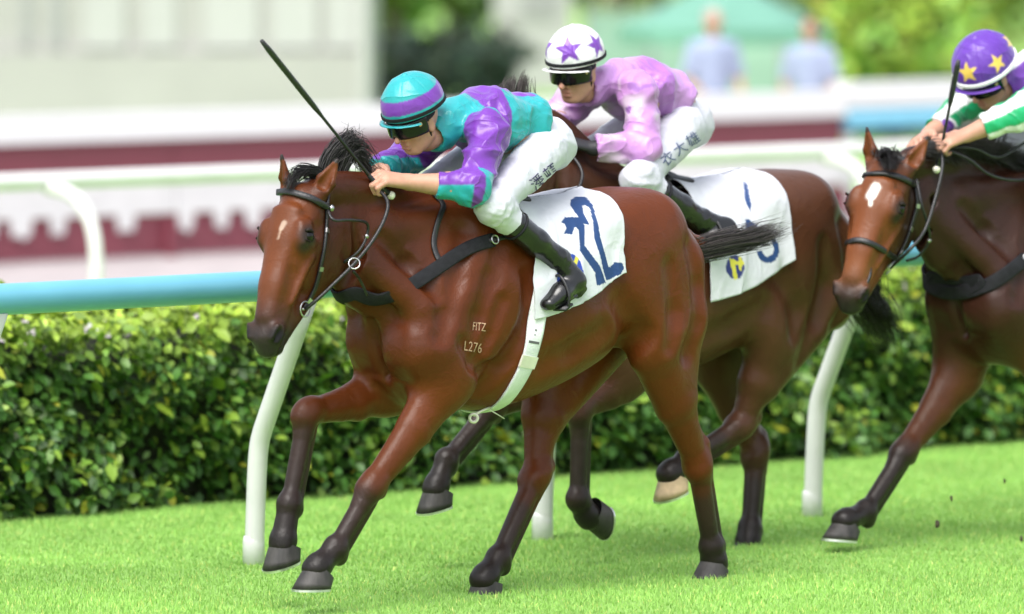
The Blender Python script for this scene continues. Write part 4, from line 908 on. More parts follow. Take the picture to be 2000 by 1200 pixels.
    for sd in 'LR':
        S, E, c = arms[sd]; d, tt = segd(V, S, E); d2, t2 = segd(V, E, c); near = np.minimum(d, d2) < .09; fa = folds(V, nrmz(np.cross(E-S, (0.3, 1, .1))+(E-S)*.8), 13, .2)*.024; wn_ = sstep(.11, .07, np.minimum(d, d2)); fo = fo*(1-wn_)+fa*wn_
    V0 = V; V = lap(V+N*fo[:, None], Q, 2)
    jk = meshob('silk_jacket', V, Q, M_silk, t, cols=lap(K['silk'](V0, N, arms, sp, ups, chest, waist, pel, neck), Q, 1))
    # breeches
    Bf = Field(lo, hi, h)
    Bf.add(cap(waist*.5+pel*.5, pel, (.138, .100), (.150, .112)), .03); Bf.add(ell(pel-sp*.03-np.array((0, 0, .01)), (.125, .148, .105)), .05)
    bt = {}
    for sd, s in (('L', 1), ('R', -1)):
        Hp, Kn_, An, Toe, Heel = (np.array(p) for p in K['leg'+sd]); b = Kn_+(An-Kn_)*K.get('boot', .38); bt[sd] = b
        Bf.add(cap(Hp, Kn_, .098, .064), .06); Bf.add(ell(Kn_, (.066, .062, .064)), .03); Bf.add(cap(Kn_, b, .062, .054), .03); e = nrmz(An-Kn_); Bf.sub(cap(b+e*.08, b+e*.3, .1, .1), .004)
    V, Q = Bf.mesh(1); N = fnormals(Bf, V); fo = folds(V, np.array([.3, 1, .2]), 14, .15)*.011
    for sd in 'LR':
        Kn_ = np.array(K['leg'+sd][1]); d = np.linalg.norm(V-Kn_, axis=1); fo += folds(V, nrmz(np.cross(np.array(K['leg'+sd][0])-Kn_, (0, 1, 0)))*.6+np.array((0, .8, 0)), 20, .15)*.010*sstep(.18, .05, d)
    V = lap(V+N*fo[:, None], Q, 2); br = meshob('breeches', V, Q, K.get('breech', M_breech), t); bvb = BVHTree.FromPolygons([tuple(v) for v in V.tolist()], Q.tolist())
    # boots
    for sd, s in (('L', 1), ('R', -1)):
        Hp, Kn_, An, Toe, Heel = (np.array(p) for p in K['leg'+sd]); b = Kn_+(An-Kn_)*(K.get('boot', .38)-.05); q = [b, An, Toe, Heel]
        T = Field(np.min(q, 0)-.12, np.max(q, 0)+.12, .005); e = nrmz(An-Kn_)
        T.add(cap(b, b+(An-b)*.5, .058, .053), .02); T.add(cap(b+(An-b)*.5, An, .053, .043), .02); T.add(cap(An, Heel, .046, .046), .03); fx = nrmz(Toe-Heel)
        T.add(cap(Heel, Heel*.45+Toe*.55, (.042, .050), (.048, .044)), .02); T.add(cap(Heel*.45+Toe*.55, Toe, (.048, .043), (.036, .026)), .02)
        dn = nrmz(np.cross(fx, (0, 1, 0))); dn = dn if dn[2] < 0 else -dn
        T.add(cap(Heel-fx*.015+dn*.042, Heel+fx*.02+dn*.048, (.036, .018), (.036, .018)), .006); T.add(cap(Heel+fx*.05+dn*.038, Toe+dn*.018, (.044, .008), (.034, .008)), .006)
        T.sub(cap(b-e*.105, b-e*.3, .1, .1), .003)
        V, Q = T.mesh(1); N = fnormals(T, V); d = np.linalg.norm(V-An, axis=1); V = V+N*(folds(V, nrmz(np.cross(e, (0, 1, 0)))+np.array((0, .8, 0)), 30)*.007*sstep(.10, .03, d))[:, None]
        bo = meshob('boot', V, Q, M_boot, t); cuffm = MB(); cuffm.torus(b+e*.012, e, .0585, .006, 24, 6); cuffm.build('boot_top', M_blackm, bo)
    # cap over helmet
    cs = K.get('caps', 1.0)
    def hc(x, y, z): return hp(x*cs-.014, y*cs, z*cs+.074)
    Hf = Field(hC-.26, hC+.26, .0045); A = [hf, hl, hu]
    Hf.add(ell(hc(0, 0, 0), np.array((.138, .118, .125))*cs, A), 0); Hf.sub(cap(hc(0, 0, -.30), hc(0, 0, -.058), .25, .25) if False else ell(hc(0.0, 0, -.085), (.30, .30, .062*cs), A), .006)
    Hf.sub(ell(hc(0, 0, -.03), np.array((.120, .100, .10))*cs, A), .003); Hf.add(ell(hc(0, 0, .125), (.014, .014, .007), A), .004)
    V, Q = Hf.mesh(1); q = (V-hc(0, 0, 0))@np.array([hf, hl, hu]).T; N = fnormals(Hf, V); seam = np.abs(((np.arctan2(q[:, 1], q[:, 0])/(2*np.pi)*6) % 1)-.5)
    V = V+N*((folds(V, hu, 14, .5)*.004-.002*sstep(.05, .0, seam)*(q[:, 2] > 0))*(q[:, 2] > -.01))[:, None]
    cap_ob = meshob('cap', V, Q, M_silk, t, cols=lap(K['capcol'](q), Q, 1)); pk = []
    n = 22; VV = []
    for k in range(n+1):                                                           # peak
        an = (k/n-.5)*2.0
        for rr, dz in ((.126, -.034), (.135, -.0355), (.144+.004*math.cos(an), -.036), (.135, -.040), (.126, -.041)):
            VV.append(hc(math.cos(an)*rr*1.06, math.sin(an)*rr*.96, dz-.012*math.sin(abs(an))**2))
    FF = [(5*k+j, 5*k+(j+1) % 5, 5*k+5+(j+1) % 5, 5*k+5+j) for k in range(n) for j in range(5)]+[(4, 3, 2, 1, 0), tuple(5*n+j for j in range(5))]
    meshob('peak', VV, FF, M_silk, cap_ob, cols=np.tile(np.array(K['peakcol']), (len(VV), 1)))
    bm = MB()
    ring = [hc(.1415*math.cos(an), .1215*math.sin(an), -.012) for an in np.linspace(0, 2*math.pi, 41)]
    bm.strap(ring, [nrmz(p-hc(0, 0, -.012)) for p in ring], .014, .002); bm.build('elastic_band', K.get('band', M_blackm), cap_ob, False)
    for p, q_ in K.get('capmarks', lambda a: [])(None) if False else []: pass
    # goggles
    Gf = Field(hC-.2, hC+.2, .004); Gf.add(ell(hp(.024, 0, .006), (.100, .094, .16), A), 0); Gf.sub(ell(hp(.006, 0, .006), (.098, .081, .16), A), .002); Gf.sub(cap(hp(-.35, 0, 0), hp(-.15, 0, 0), (.3, .3), (.19, .19)), .003)
    Gf.sub(ell(hp(.10, 0, .075), (.3, .3, .036), A), .004); Gf.sub(ell(hp(.10, 0, -.066), (.3, .3, .040), A), .01); Gf.sub(ell(hp(.13, 0, -.036), (.034, .015, .026), A), .008)
    Gf.sub(ell(hp(.10, 0, -.16), (.3, .3, .07), A), .004); Gf.sub(ell(hp(.10, 0, .16), (.3, .3, .06), A), .004)
    V, Q = Gf.mesh(1); gg = meshob('goggles', V, Q, M_lens, t); gb = MB()
    ring = [hp(.012+.098*math.cos(an), .089*math.sin(an), .022+.012*(1-math.cos(an))*.5) for an in np.linspace(.75, 2*math.pi-.75, 30)]
    gb.strap(ring, [nrmz(p-hp(.01, 0, .02)) for p in ring], .022, .003); gb.build('goggle_strap', M_blackm, gg, False)
    for s in (-1, 1): MB().ball(hp(.05, .084*s, .020), (.011, .009, .012)).build('badge', M_gold, gg)
    cs = MB(); cs.tube(spl([hp(.0, .080, .02), hp(.0, .072, -.045), hp(-.012, .046, -.090), hp(-.015, 0, -.100), hp(-.012, -.046, -.090), hp(.0, -.072, -.045), hp(0, -.080, .02)], 30), .0042, 8); cs.build('chin_strap', M_blackm, cap_ob)
    return t, grip, bvb, br, hc, cap_ob, jk
def head_dir(yaw, pitch, roll=0):
    cy, sy, cp, sp_ = math.cos(yaw), math.sin(yaw), math.cos(pitch), math.sin(pitch)
    f = np.array([cy*cp, sy*cp, -sp_]); l = np.array([-sy, cy, 0]); u = np.cross(f, l); c, s = math.cos(roll), math.sin(roll); return f, l*c+u*s, u*c-l*s

TEAL = np.array([.018, .31, .34]); PURP = np.array([.145, .034, .32])
def silk1(V, N, arms, sp, ups, chest, waist, pel, neck):
    c = np.tile(TEAL, (len(V), 1)); x = (V-chest)@sp; c[(x < .12) & (x > .018)] = PURP; c[(np.abs(x+.0)<.2) & ((V-chest)@ups > .124) & (x < .05)] = PURP*1.1
    for sd in 'LR':
        S, E, cf = arms[sd]; d, t = segd(V, S, E); d2, t2 = segd(V, E, cf); q = (V-S)@nrmz(E-S); up_ = d <= d2
        a = (np.abs(V[:, 1]) > abs(S[1])-.055) & (np.minimum(d, d2) < .10) & (q > -.045)
        c[a] = PURP; m = a & ~up_; c[m & ((V-E)[:, 2] < .012)] = TEAL; c[a & up_ & (t > .80) & ((V-E)@sp < -.0)] = TEAL
    return c
def cap1(q):
    c = np.tile(TEAL, (len(q), 1)); c[(q[:, 2] > .005) & (q[:, 2] < .058)] = PURP; return c
P = H1.P
K1 = dict(head=P(811, 238, .03), hax=head_dir(math.radians(-2), math.radians(24), math.radians(-3)), neck=P(890, 226, .01), chest=P(945, 240, 0), waist=P(1015, 252, 0), pelvis=P(1048, 279, 0),
    armL=[P(955, 258, .17), P(922, 366, .27), P(798, 356, .11), P(746, 348, .075)], armR=[P(838, 262, -.17), P(792, 312, -.24), P(742, 335, -.12), P(715, 340, -.085)],
    palL=(.1, -.5, -.85), sideL=(-.4, .0, -1), palR=(.1, .5, -.85), sideR=(-.4, 0, -1), cuffR=.95, hand=1.42,
    legL=[P(1056, 296, .12), P(962, 405, .275), P(1090, 508, .30), P(1070, 594, .335), P(1122, 550, .325)],
    legR=[P(962, 296, -.12), P(790, 405, -.275), P(890, 508, -.30), P(870, 594, -.335), P(922, 550, -.325)],
    silk=silk1, capcol=cap1, peakcol=TEAL*.95, beard=.12)
j1, grip1, bvb1, br1, hc1, cap1o, jk1 = make_jockey(H1, K1, 'person', 'jockey in teal and purple silks and hooped cap crouching on the leading horse')


STARP = np.array([.16, .045, .36])
def star_poly(cx, cy, r, rot): return [(cx+(r if k % 2 == 0 else r*.42)*math.cos(rot+math.pi/5*k), cy+(r if k % 2 == 0 else r*.42)*math.sin(rot+math.pi/5*k)) for k in range(10)]
def stars(q, c, col, angs, el, r):
    """stars printed round the cap at the given bearings (from straight ahead, to the left)"""
    az = np.arctan2(q[:, 1], q[:, 0]); e = np.arcsin(np.clip(q[:, 2]/np.linalg.norm(q, axis=1), -1, 1))
    for a0 in angs:
        x = ((az-a0+np.pi) % (2*np.pi)-np.pi)*np.cos(e); y = e-el; c[inpoly(x, y, star_poly(0, 0, r, math.pi/2+.12))] = col
    return c
def inpoly(x, y, poly):
    poly = np.asarray(poly, float); r = np.zeros(x.shape, bool); j = len(poly)-1
    for i in range(len(poly)):
        xi, yi = poly[i]; xj, yj = poly[j]; c = ((yi > y) != (yj > y)) & (x < (xj-xi)*(y-yi)/(yj-yi+1e-9)+xi); r ^= c; j = i
    return r
def cap2(q): return stars(q, np.tile((.66, .66, .68), (len(q), 1)), STARP, [math.radians(v) for v in (20, 92, 164, 236, 308)], .40, .50)
def cap3(q):
    c = np.tile((.105, .032, .32), (len(q), 1)); c[(q[:, 2] < -.004) & (q[:, 2] > -.024)] = (.8, .8, .82); return stars(q, c, np.array([.72, .50, .10]), [math.radians(v) for v in (8, 68, 140, 212, 284)], .34, .34)
LILAC = np.array([.34, .135, .46]); PALE = np.array([.50, .29, .56])
def silk2(V, N, arms, sp, ups, chest, waist, pel, neck):
    c = np.tile(LILAC, (len(V), 1)); nz = vnoise(V, 9); c[nz > .62] = LILAC*.82
    m = sstep(.45, .7, vnoise(V*np.array([1, 1, .5])+3, 8))[:, None]; c = c*(1-m*.6)+PALE*m*.6
    for sd in 'LR':
        S, E, cf = arms[sd]; d, t = segd(V, S, E); d2, t2 = segd(V, E, cf); dd = np.minimum(d, d2); a = (dd < .10) & (np.abs(V[:, 1]) > .13); c[a] = np.array([.45, .22, .51])
        w = (sstep(.5, .8, vnoise(V*np.array([1, 1, 1.6]), 10))*a*.65)[:, None]; c = c*(1-w)+np.array([.66, .58, .64])*w; p_ = (vnoise(V+9, 20) > .80) & a & (d < d2) & (V[:, 1] > S[1]); c[p_] = np.array([.32, .14, .44])
    return c
GRN = np.array([.012, .33, .13])
def silk3(V, N, arms, sp, ups, chest, waist, pel, neck):
    c = np.tile((.78, .78, .80), (len(V), 1)); x = np.abs((V-chest)@np.cross(sp, ups)); c[(x > .05) & (x < .11)] = (.16, .05, .36)
    for sd in 'LR':
        S, E, cf = arms[sd]; d, t = segd(V, S, E); d2, t2 = segd(V, E, cf); a = (np.minimum(d, d2) < .10) & (np.abs(V[:, 1]) > .12)
        ax = np.where((d < d2)[:, None], nrmz(E-S), nrmz(cf-E)); base = np.where((d < d2)[:, None], S, E); r = V-base; r = r-np.sum(r*ax, 1)[:, None]*ax; an = np.arctan2(r@nrmz(np.cross(nrmz(E-S), (0, 1, 0))), r[:, 1]); c[a & ((np.floor((an+.4)/(math.pi/3)) % 2) == 0)] = GRN
    return c
P = H2.P
K2 = dict(head=P(1124, 142, .03), hax=head_dir(math.radians(12), math.radians(14), math.radians(-2)), neck=P(1196, 158, .01), chest=P(1238, 178, 0), waist=P(1298, 205, 0), pelvis=P(1322, 236, 0),
    armL=[P(1246, 178, .17), P(1262, 288, .26), P(1158, 290, .12), P(1118, 278, .08)], armR=[P(1132, 180, -.17), P(1092, 228, -.24), P(1080, 262, -.12), P(1062, 272, -.085)],
    palL=(.1, -.5, -.85), sideL=(-.4, .0, -1), palR=(.1, .5, -.85), sideR=(-.4, 0, -1), cuffR=.95, cuffL=.88, hand=1.15, glove=(.03, .03, .035),
    legL=[P(1330, 252, .12), P(1246, 350, .275), P(1372, 432, .30), P(1378, 478, .335), P(1418, 448, .325)],
    legR=[P(1245, 252, -.12), P(1090, 350, -.275), P(1190, 432, -.30), P(1170, 500, -.335), P(1218, 464, -.325)],
    silk=silk2, capcol=cap2, peakcol=(.78, .78, .80), h=.0056)
j2, grip2, bvb2, br2, hc2, cap2o, jk2 = make_jockey(H2, K2, 'person', 'jockey in lilac and white silks, white cap with purple stars, black gloves')
P = H3.P
K3 = dict(head=P(1928, 155, .02), hax=head_dir(math.radians(4), math.radians(34), math.radians(-4)), neck=P(2005, 138, .01), chest=P(2050, 150, 0), waist=P(2120, 170, 0), pelvis=P(2165, 205, 0),
    armL=[P(2055, 175, .17), P(1985, 222, .26), P(1888, 264, .13), P(1846, 276, .10)], armR=[P(1945, 178, -.17), P(1868, 224, -.23), P(1815, 262, -.12), P(1786, 280, -.085)],
    palL=(.1, -.5, -.85), sideL=(-.4, .0, -1), palR=(.1, .5, -.85), sideR=(-.4, 0, -1), cuffR=.75, cuffL=.62, hand=1.25,
    legL=[P(2160, 225, .12), P(2060, 345, .275), P(2180, 440, .30), P(2165, 510, .335), P(2210, 475, .325)],
    legR=[P(2070, 225, -.12), P(1890, 345, -.275), P(1990, 440, -.30), P(1970, 510, -.335), P(2015, 475, -.325)],
    silk=silk3, capcol=cap3, caps=1.12, peakcol=(.105, .032, .32), band=M_band3 if False else None, h=.0056)
M_band3 = mat('white_band', (.78, .78, .8), .5); K3['band'] = M_band3
j3, grip3, bvb3, br3, hc3, cap3o, jk3 = make_jockey(H3, K3, 'person', 'jockey in green and white striped sleeves, purple cap with gold stars')

# ================================================================== TACK AND HAIR
M_leather = mat('black_leather', (.013, .013, .015), .38, var=.3, scale=30, bump=.2, bscale=120)
M_steel = mat('bit_steel', (.45, .45, .46), .32, metal=1.0)
M_cloth = mat('white_number_cloth', (.8, .8, .8), .75, attr='Col', var=.03, scale=12, bump=.25, bscale=45)
M_girth = mat('white_girth_webbing', (.66, .68, .70), .7, var=.08, scale=20, bump=.3, bscale=150)
M_brand = mat('white_brand_hair', (.42, .26, .17), .7, var=.35, scale=90)
M_whip = mat('whip_leather', (.014, .014, .018), .32, var=.4, scale=60, bump=.4, bscale=90)
def hit(fr, bv, px, py):
    o = fr.loc(_cam); d = nrmz(fr.vec(ray(px, py))); r = bv.ray_cast(Vector(o), Vector(d))
    return (None, None) if r[0] is None else (np.array(r[0]), np.array(r[1]))
def hits(fr, bv, pts, n, off=.006):
    q = spl(pts, n); P_, N_ = [], []
    for x, y in q:
        p, nn = hit(fr, bv, x, y)
        if p is not None: P_.append(p+nn*off); N_.append(nn)
    return P_, N_
def smoothp(P_, it=2):
    P_ = [np.array(p) for p in P_]
    for _ in range(it): P_ = [P_[0]]+[(P_[i-1]+2*P_[i]+P_[i+1])/4 for i in range(1, len(P_)-1)]+[P_[-1]]
    return P_
def near(bv, p, off):
    r = bv.find_nearest(Vector(p)); q = np.array(r[0]); n = np.array(r[1]); return q+n*off, n
def on_skin(bv, pts, n, off=.005):
    P_, N_ = [], []
    for p in spl(pts, n): q, nn = near(bv, p, off); P_.append(q); N_.append(nn)
    return P_, N_
def inpoly(x, y, poly):
    poly = np.asarray(poly, float); r = np.zeros(x.shape, bool); j = len(poly)-1
    for i in range(len(poly)):
        xi, yi = poly[i]; xj, yj = poly[j]; c = ((yi > y) != (yj > y)) & (x < (xj-xi)*(y-yi)/(yj-yi+1e-9)+xi); r ^= c; j = i
    return r
def text_mesh(txt, size=1.0):
    cu = bpy.data.curves.new('t', 'FONT'); cu.body = txt; cu.size = size; cu.resolution_u = 3; ob = bpy.data.objects.new('t', cu); COL.objects.link(ob)
    dg = bpy.context.evaluated_depsgraph_get(); me = bpy.data.meshes.new_from_object(ob.evaluated_get(dg)); V = np.array([v.co[:] for v in me.vertices]); F = [tuple(p.vertices) for p in me.polygons]
    bpy.data.objects.remove(ob); bpy.data.meshes.remove(me); bpy.data.curves.remove(cu); return V, F
def print_text(txt, fr, bv, org, ex, ey, m, parent, name, off=.003):
    """flat print lying on a surface: org, ex, ey in picture pixels per em"""
    V, F = text_mesh(txt)
    if not len(V): return
    Q = []
    for v in V:
        x = org[0]+ex[0]*v[0]+ey[0]*v[1]; y = org[1]+ex[1]*v[0]+ey[1]*v[1]; p, n = hit(fr, bv, x, y); Q.append(p+n*off if p is not None else None)
    ok = [f for f in F if all(Q[i] is not None for i in f)]; Q = [q if q is not None else np.zeros(3) for q in Q]
    o = meshob(name, Q, ok, m, parent, smooth=False); o['kind'] = 'stuff'; return o
M_H = {1: h1.matrix_world.copy()}
for o_ in (h1,): pass

def mirror(p, O, l): p = np.array(p); return p-2*((p-O)@l)*l

# ---------- generic number cloth draped over the back
def number_cloth(fr, Fd, T, Bpx, front, rear, paint, label, nu=150, nv=150, wr=1.0):
    """T=(x front, x rear) on the spine; Bpx lower corners in pixels with lateral guess; front/rear bulges"""
    def surf(x, z):
        ys = np.linspace(0, .55, 220); v = Fd.sample(np.stack([np.full(220, x), ys, np.full(220, z)], 1)); k = np.where(v < 0)[0]; return ys[k[-1]] if len(k) else 0.
    def ztop(x):
        zs = np.linspace(1.3, 1.75, 200); v = Fd.sample(np.stack([np.full(200, x), np.zeros(200), zs], 1)); k = np.where(v < 0)[0]; return zs[k[-1]]
    bf, br_ = fr.P(*Bpx[0]), fr.P(*Bpx[1]); G = np.zeros((nv, nu, 3)); 
    for i in range(nu):
        u = i/(nu-1); xt = T[0]+(T[1]-T[0])*u; zt = ztop(xt)+.012; xb = bf[0]+(br_[0]-bf[0])*u; zb = bf[2]+(br_[2]-bf[2])*u+Bpx[2]*math.sin(math.pi*u)
        for j in range(0, nv, 6 if True else 1):
            v = j/(nv-1); x = xt+(xb-xt)*v+(front*(1-u)+rear*u)*math.sin(math.pi*v); z = zt-(zt-zb)*v**1.9; y = surf(x, z-.006)
            G[j, i] = (x, y, z)
        jj = np.arange(0, nv, 6); last = nv-1
        x = T[0]+(T[1]-T[0])*u+(xb-xt); 
        v = 1.; G[last, i] = (xb, surf(xb, zb), zb); kk = np.append(jj, last) if jj[-1] != last else jj
        for c in range(3): G[:, i, c] = np.interp(np.arange(nv), kk, G[kk, i, c])
    G[0, :, 1] = 0
    for _ in range(10):
        G[-1, 1:-1] = (G[-1, :-2]+2*G[-1, 1:-1]+G[-1, 2:])/4; G[1:-1, 0] = (G[:-2, 0]+2*G[1:-1, 0]+G[2:, 0])/4; G[1:-1, -1] = (G[:-2, -1]+2*G[1:-1, -1]+G[2:, -1])/4
        G[1:-1, 1:-1] = (G[1:-1, 1:-1]*2+G[:-2, 1:-1]+G[2:, 1:-1]+G[1:-1, :-2]+G[1:-1, 2:])/6; 
    dv = np.gradient(G, axis=0); du = np.gradient(G, axis=1); Nn = np.cross(dv, du); Nn /= np.linalg.norm(Nn, axis=2)[..., None]+1e-9; Nn *= np.sign(Nn[nv//2, nu//2, 1])
    U, Vv = np.meshgrid(np.linspace(0, 1, nu), np.linspace(0, 1, nv)); fl = G.reshape(-1, 3)
    wave = folds(fl, np.array([.25, .3, -1]), 9, .2).reshape(nv, nu)*.012*wr+np.sin(U*14+Vv*5)*.0025*wr; edge = .010+.010*np.maximum(Vv-.6, 0)**1*2
    G = G+Nn*(wave*np.clip(Vv*3, .1, 1)+.022+edge*.7)[..., None]
    # picture position of each cloth point, for the print
    W = fr.o+G[..., :1]*fr.F+G[..., 1:2]*fr.L+G[..., 2:]*fr.U-_cam; zc = W@_fw; PX = 1000+FPX*(W@_rt)/zc; PY = 600-FPX*(W@_up)/zc
    col = paint(PX, PY)
    GR = G*np.array([1, -1, 1]); V = np.concatenate([G.reshape(-1, 3), GR[1:].reshape(-1, 3)]); C_ = np.concatenate([col.reshape(-1, 3), np.tile(WHT, ((nv-1)*nu, 1))])
    idx = np.arange(nv*nu).reshape(nv, nu); idr = np.vstack([idx[:1], nv*nu+np.arange((nv-1)*nu).reshape(nv-1, nu)])
    q = lambda I: np.stack([I[:-1, :-1], I[:-1, 1:], I[1:, 1:], I[1:, :-1]], -1).reshape(-1, 4)
    Q = np.vstack([q(idx), q(idr)[:, ::-1]])
    o = meshob('saddle_cloth', V, Q, M_cloth, None, cols=C_, M=fr.matrix()); md = o.modifiers.new('s', 'SOLIDIFY'); md.thickness = .004; md.offset = 1
    tag(o, label, 'saddle cloth', 'numbered saddle cloths')
    bv = BVHTree.FromPolygons([tuple(v) for v in V.tolist()], Q.tolist()); return o, bv
NAVY = np.array([.009, .042, .15]); WHT = np.array([.56, .57, .62])
def zz(p): return [(980+x*.25, 340+y*.25) for x, y in p]
ONE = zz([(468, 378), (498, 338), (600, 338), (642, 402), (642, 560), (762, 720), (808, 850), (748, 872), (734, 770), (616, 600), (608, 440), (580, 412), (560, 424), (545, 472), (490, 466), (512, 420), (495, 388)])
TWO = zz([(640, 388), (540, 245), (542, 205), (580, 178), (650, 178), (705, 240), (745, 380), (765, 500), (800, 620), (828, 725), (850, 728), (888, 690), (935, 695), (952, 735), (925, 782), (822, 830), (800, 760), (775, 640), (728, 500), (718, 380), (695, 275), (660, 240), (625, 250), (632, 300), (682, 398)])
def paint1(X, Y):
    c = np.tile(WHT, X.shape+(1,)); dig = np.zeros(X.shape, bool)
    for dx, dy in ((0, 0), (1.4, 0), (-1.4, 0)): dig |= inpoly(X+dx, Y+dy, ONE) | inpoly(X+dx, Y+dy, TWO)
    c[dig] = NAVY
    e = ((X-1114)/26)**2+((Y-540)/44)**2 < 1; c[e] = (.015, .045, .30); c[e & (np.abs((X-1122)+(Y-520)*.3) < 3.5)] = (.55, .5, .05); c[e & (np.abs((X-1116)-(Y-520)*.8) < 2.5) & (Y < 530)] = (.55, .5, .05)
    return c
cl1, bvc1 = number_cloth(H1, Fd1, (.22, -.285), ((1052, 624, .30), (1221, 533, .30), -.015), .02, .025, paint1, 'white saddle cloth with blue number 12 on the leading bay horse')

# ---------- girth and breast girth
def girth(fr, bv, bvc, px, label, w=.072, low=None):
    P_, N_ = hits(fr, bv, px, 26, .006); last = P_[-1]; x = last[0]; mid = [np.array((x+.01, .02, .70)), np.array((x+.01, -.06, .72))]
    P2, N2 = on_skin(bv, [last, mid[0], mid[1]]+[np.array((p[0], -p[1], p[2])) for p in P_[::-6]], 40, .006)
    P_, N_ = smoothp(P_+P2[2:], 3), N_+N2[2:]; m = MB(); m.strap(P_, N_, w, .007); o = m.build('girth', M_girth, None, True, fr.matrix()); tag(o, label, 'girth'); return o, P_, N_
g1, gp1, gn1 = girth(H1, bv1, bvc1, [(1058, 560), (1048, 622), (1040, 668), (1026, 715), (1000, 762), (976, 792)], 'white elastic girth round the leading bay horse')
def bits(o, P_, N_, fr):
    for k, (w_, l_, th, m, nm) in {10: (.05, .010, .009, M_greyb, 'printed_line'), 14: (.082, .05, .011, M_cream, 'buckle_guard')}.items():
        t_ = nrmz(np.array(P_[k+1])-P_[k-1]); n = nrmz(N_[k]); b = np.cross(n, t_); R = np.array([t_, b, n]).T; MB().box(np.array(P_[k])+n*.003, (l_, w_, th), R).build(nm, m, o, False)
M_greyb = mat('grey_print', (.10, .10, .11), .6); M_cream = mat('cream_leather', (.66, .64, .55), .6)
bits(g1, gp1, gn1, H1)
bvg1 = BVHTree.FromPolygons([tuple(v.co) for v in g1.data.vertices], [tuple(p.vertices) for p in g1.data.polygons]); print_text('N', H1, bvg1, (1041, 661), (25, 3), (5, -27), M_greyb, g1, 'printed_letter', .002)
knot = MB(); k0 = H1.P(925, 812, .12); knot.torus(k0+np.array((0, 0, -.01)), (.6, .8, 0), .016, .006); knot.tube([H1.P(960, 795, .1), H1.P(940, 803, .11), k0], .005, 6); knot.tube([H1.P(955, 800, .1), H1.P(985, 818, .1)], .0025, 5); knot.build('strap_end', M_cream, g1)

def breast_girth(fr, bv, px, wpx, neckpx, label, tail=None):
    P_, N_ = hits(fr, bv, px, 40, .016); P_ = smoothp(P_, 8); N_ = smoothp(N_, 8)
    R_ = [np.array((p[0], -p[1], p[2])) for p in P_]; zc = P_[0][2]-.025
    fx = bv.ray_cast(Vector((2.0, 0, zc)), Vector((-1, 0, 0))); 
    r_ = bv.ray_cast(Vector((1.2, 0, zc)), Vector((-1, 0, 0))); cx = np.array(r_[0]) if r_[0] is not None else P_[0]
    PR, NR = on_skin(bv, [P_[0], cx]+R_[1::3], 60, .016)
    t = empty('breast_girth', fr.matrix()); tag(t, label, 'breast girth')
    n = len(P_); k = int(n*.80)
    pts = smoothp(PR[::-1][:-1]+P_[:k], 5); nn = NR[::-1][:-1]+N_[:k]; m = MB(); m.strap(pts, nn, wpx, .005); m.build('padded_strap', M_blackm, t)
    m = MB(); m.strap(smoothp(P_[k-2:], 2), N_[k-2:], .018, .006); m.build('side_strap', M_leather, t)
    m = MB(); m.torus(np.array(P_[k-1])+np.array(N_[k-1])*.01, N_[k-1], .017, .004); m.build('ring', M_steel, t)
    if neckpx:
        Q_, QN = hits(fr, bv, neckpx, 20, .006); top = np.array((Q_[0][0], 0, Q_[0][2]+.03)); m = MB()
        PL, NL = on_skin(bv, [top, Q_[0]], 6, .006); m.strap(smoothp(PL[:-1]+Q_, 2), NL[:-1]+QN, .022, .005)
        m.build('neck_strap', M_leather, t)
    return t
bg1 = breast_girth(H1, bv1, [(692, 566), (716, 582), (752, 582), (800, 560), (850, 528), (900, 492), (945, 474), (985, 464), (1030, 455)], .056, [(868, 400), (852, 440), (846, 482), (862, 520)], 'black padded breast girth across the chest of the leading horse')

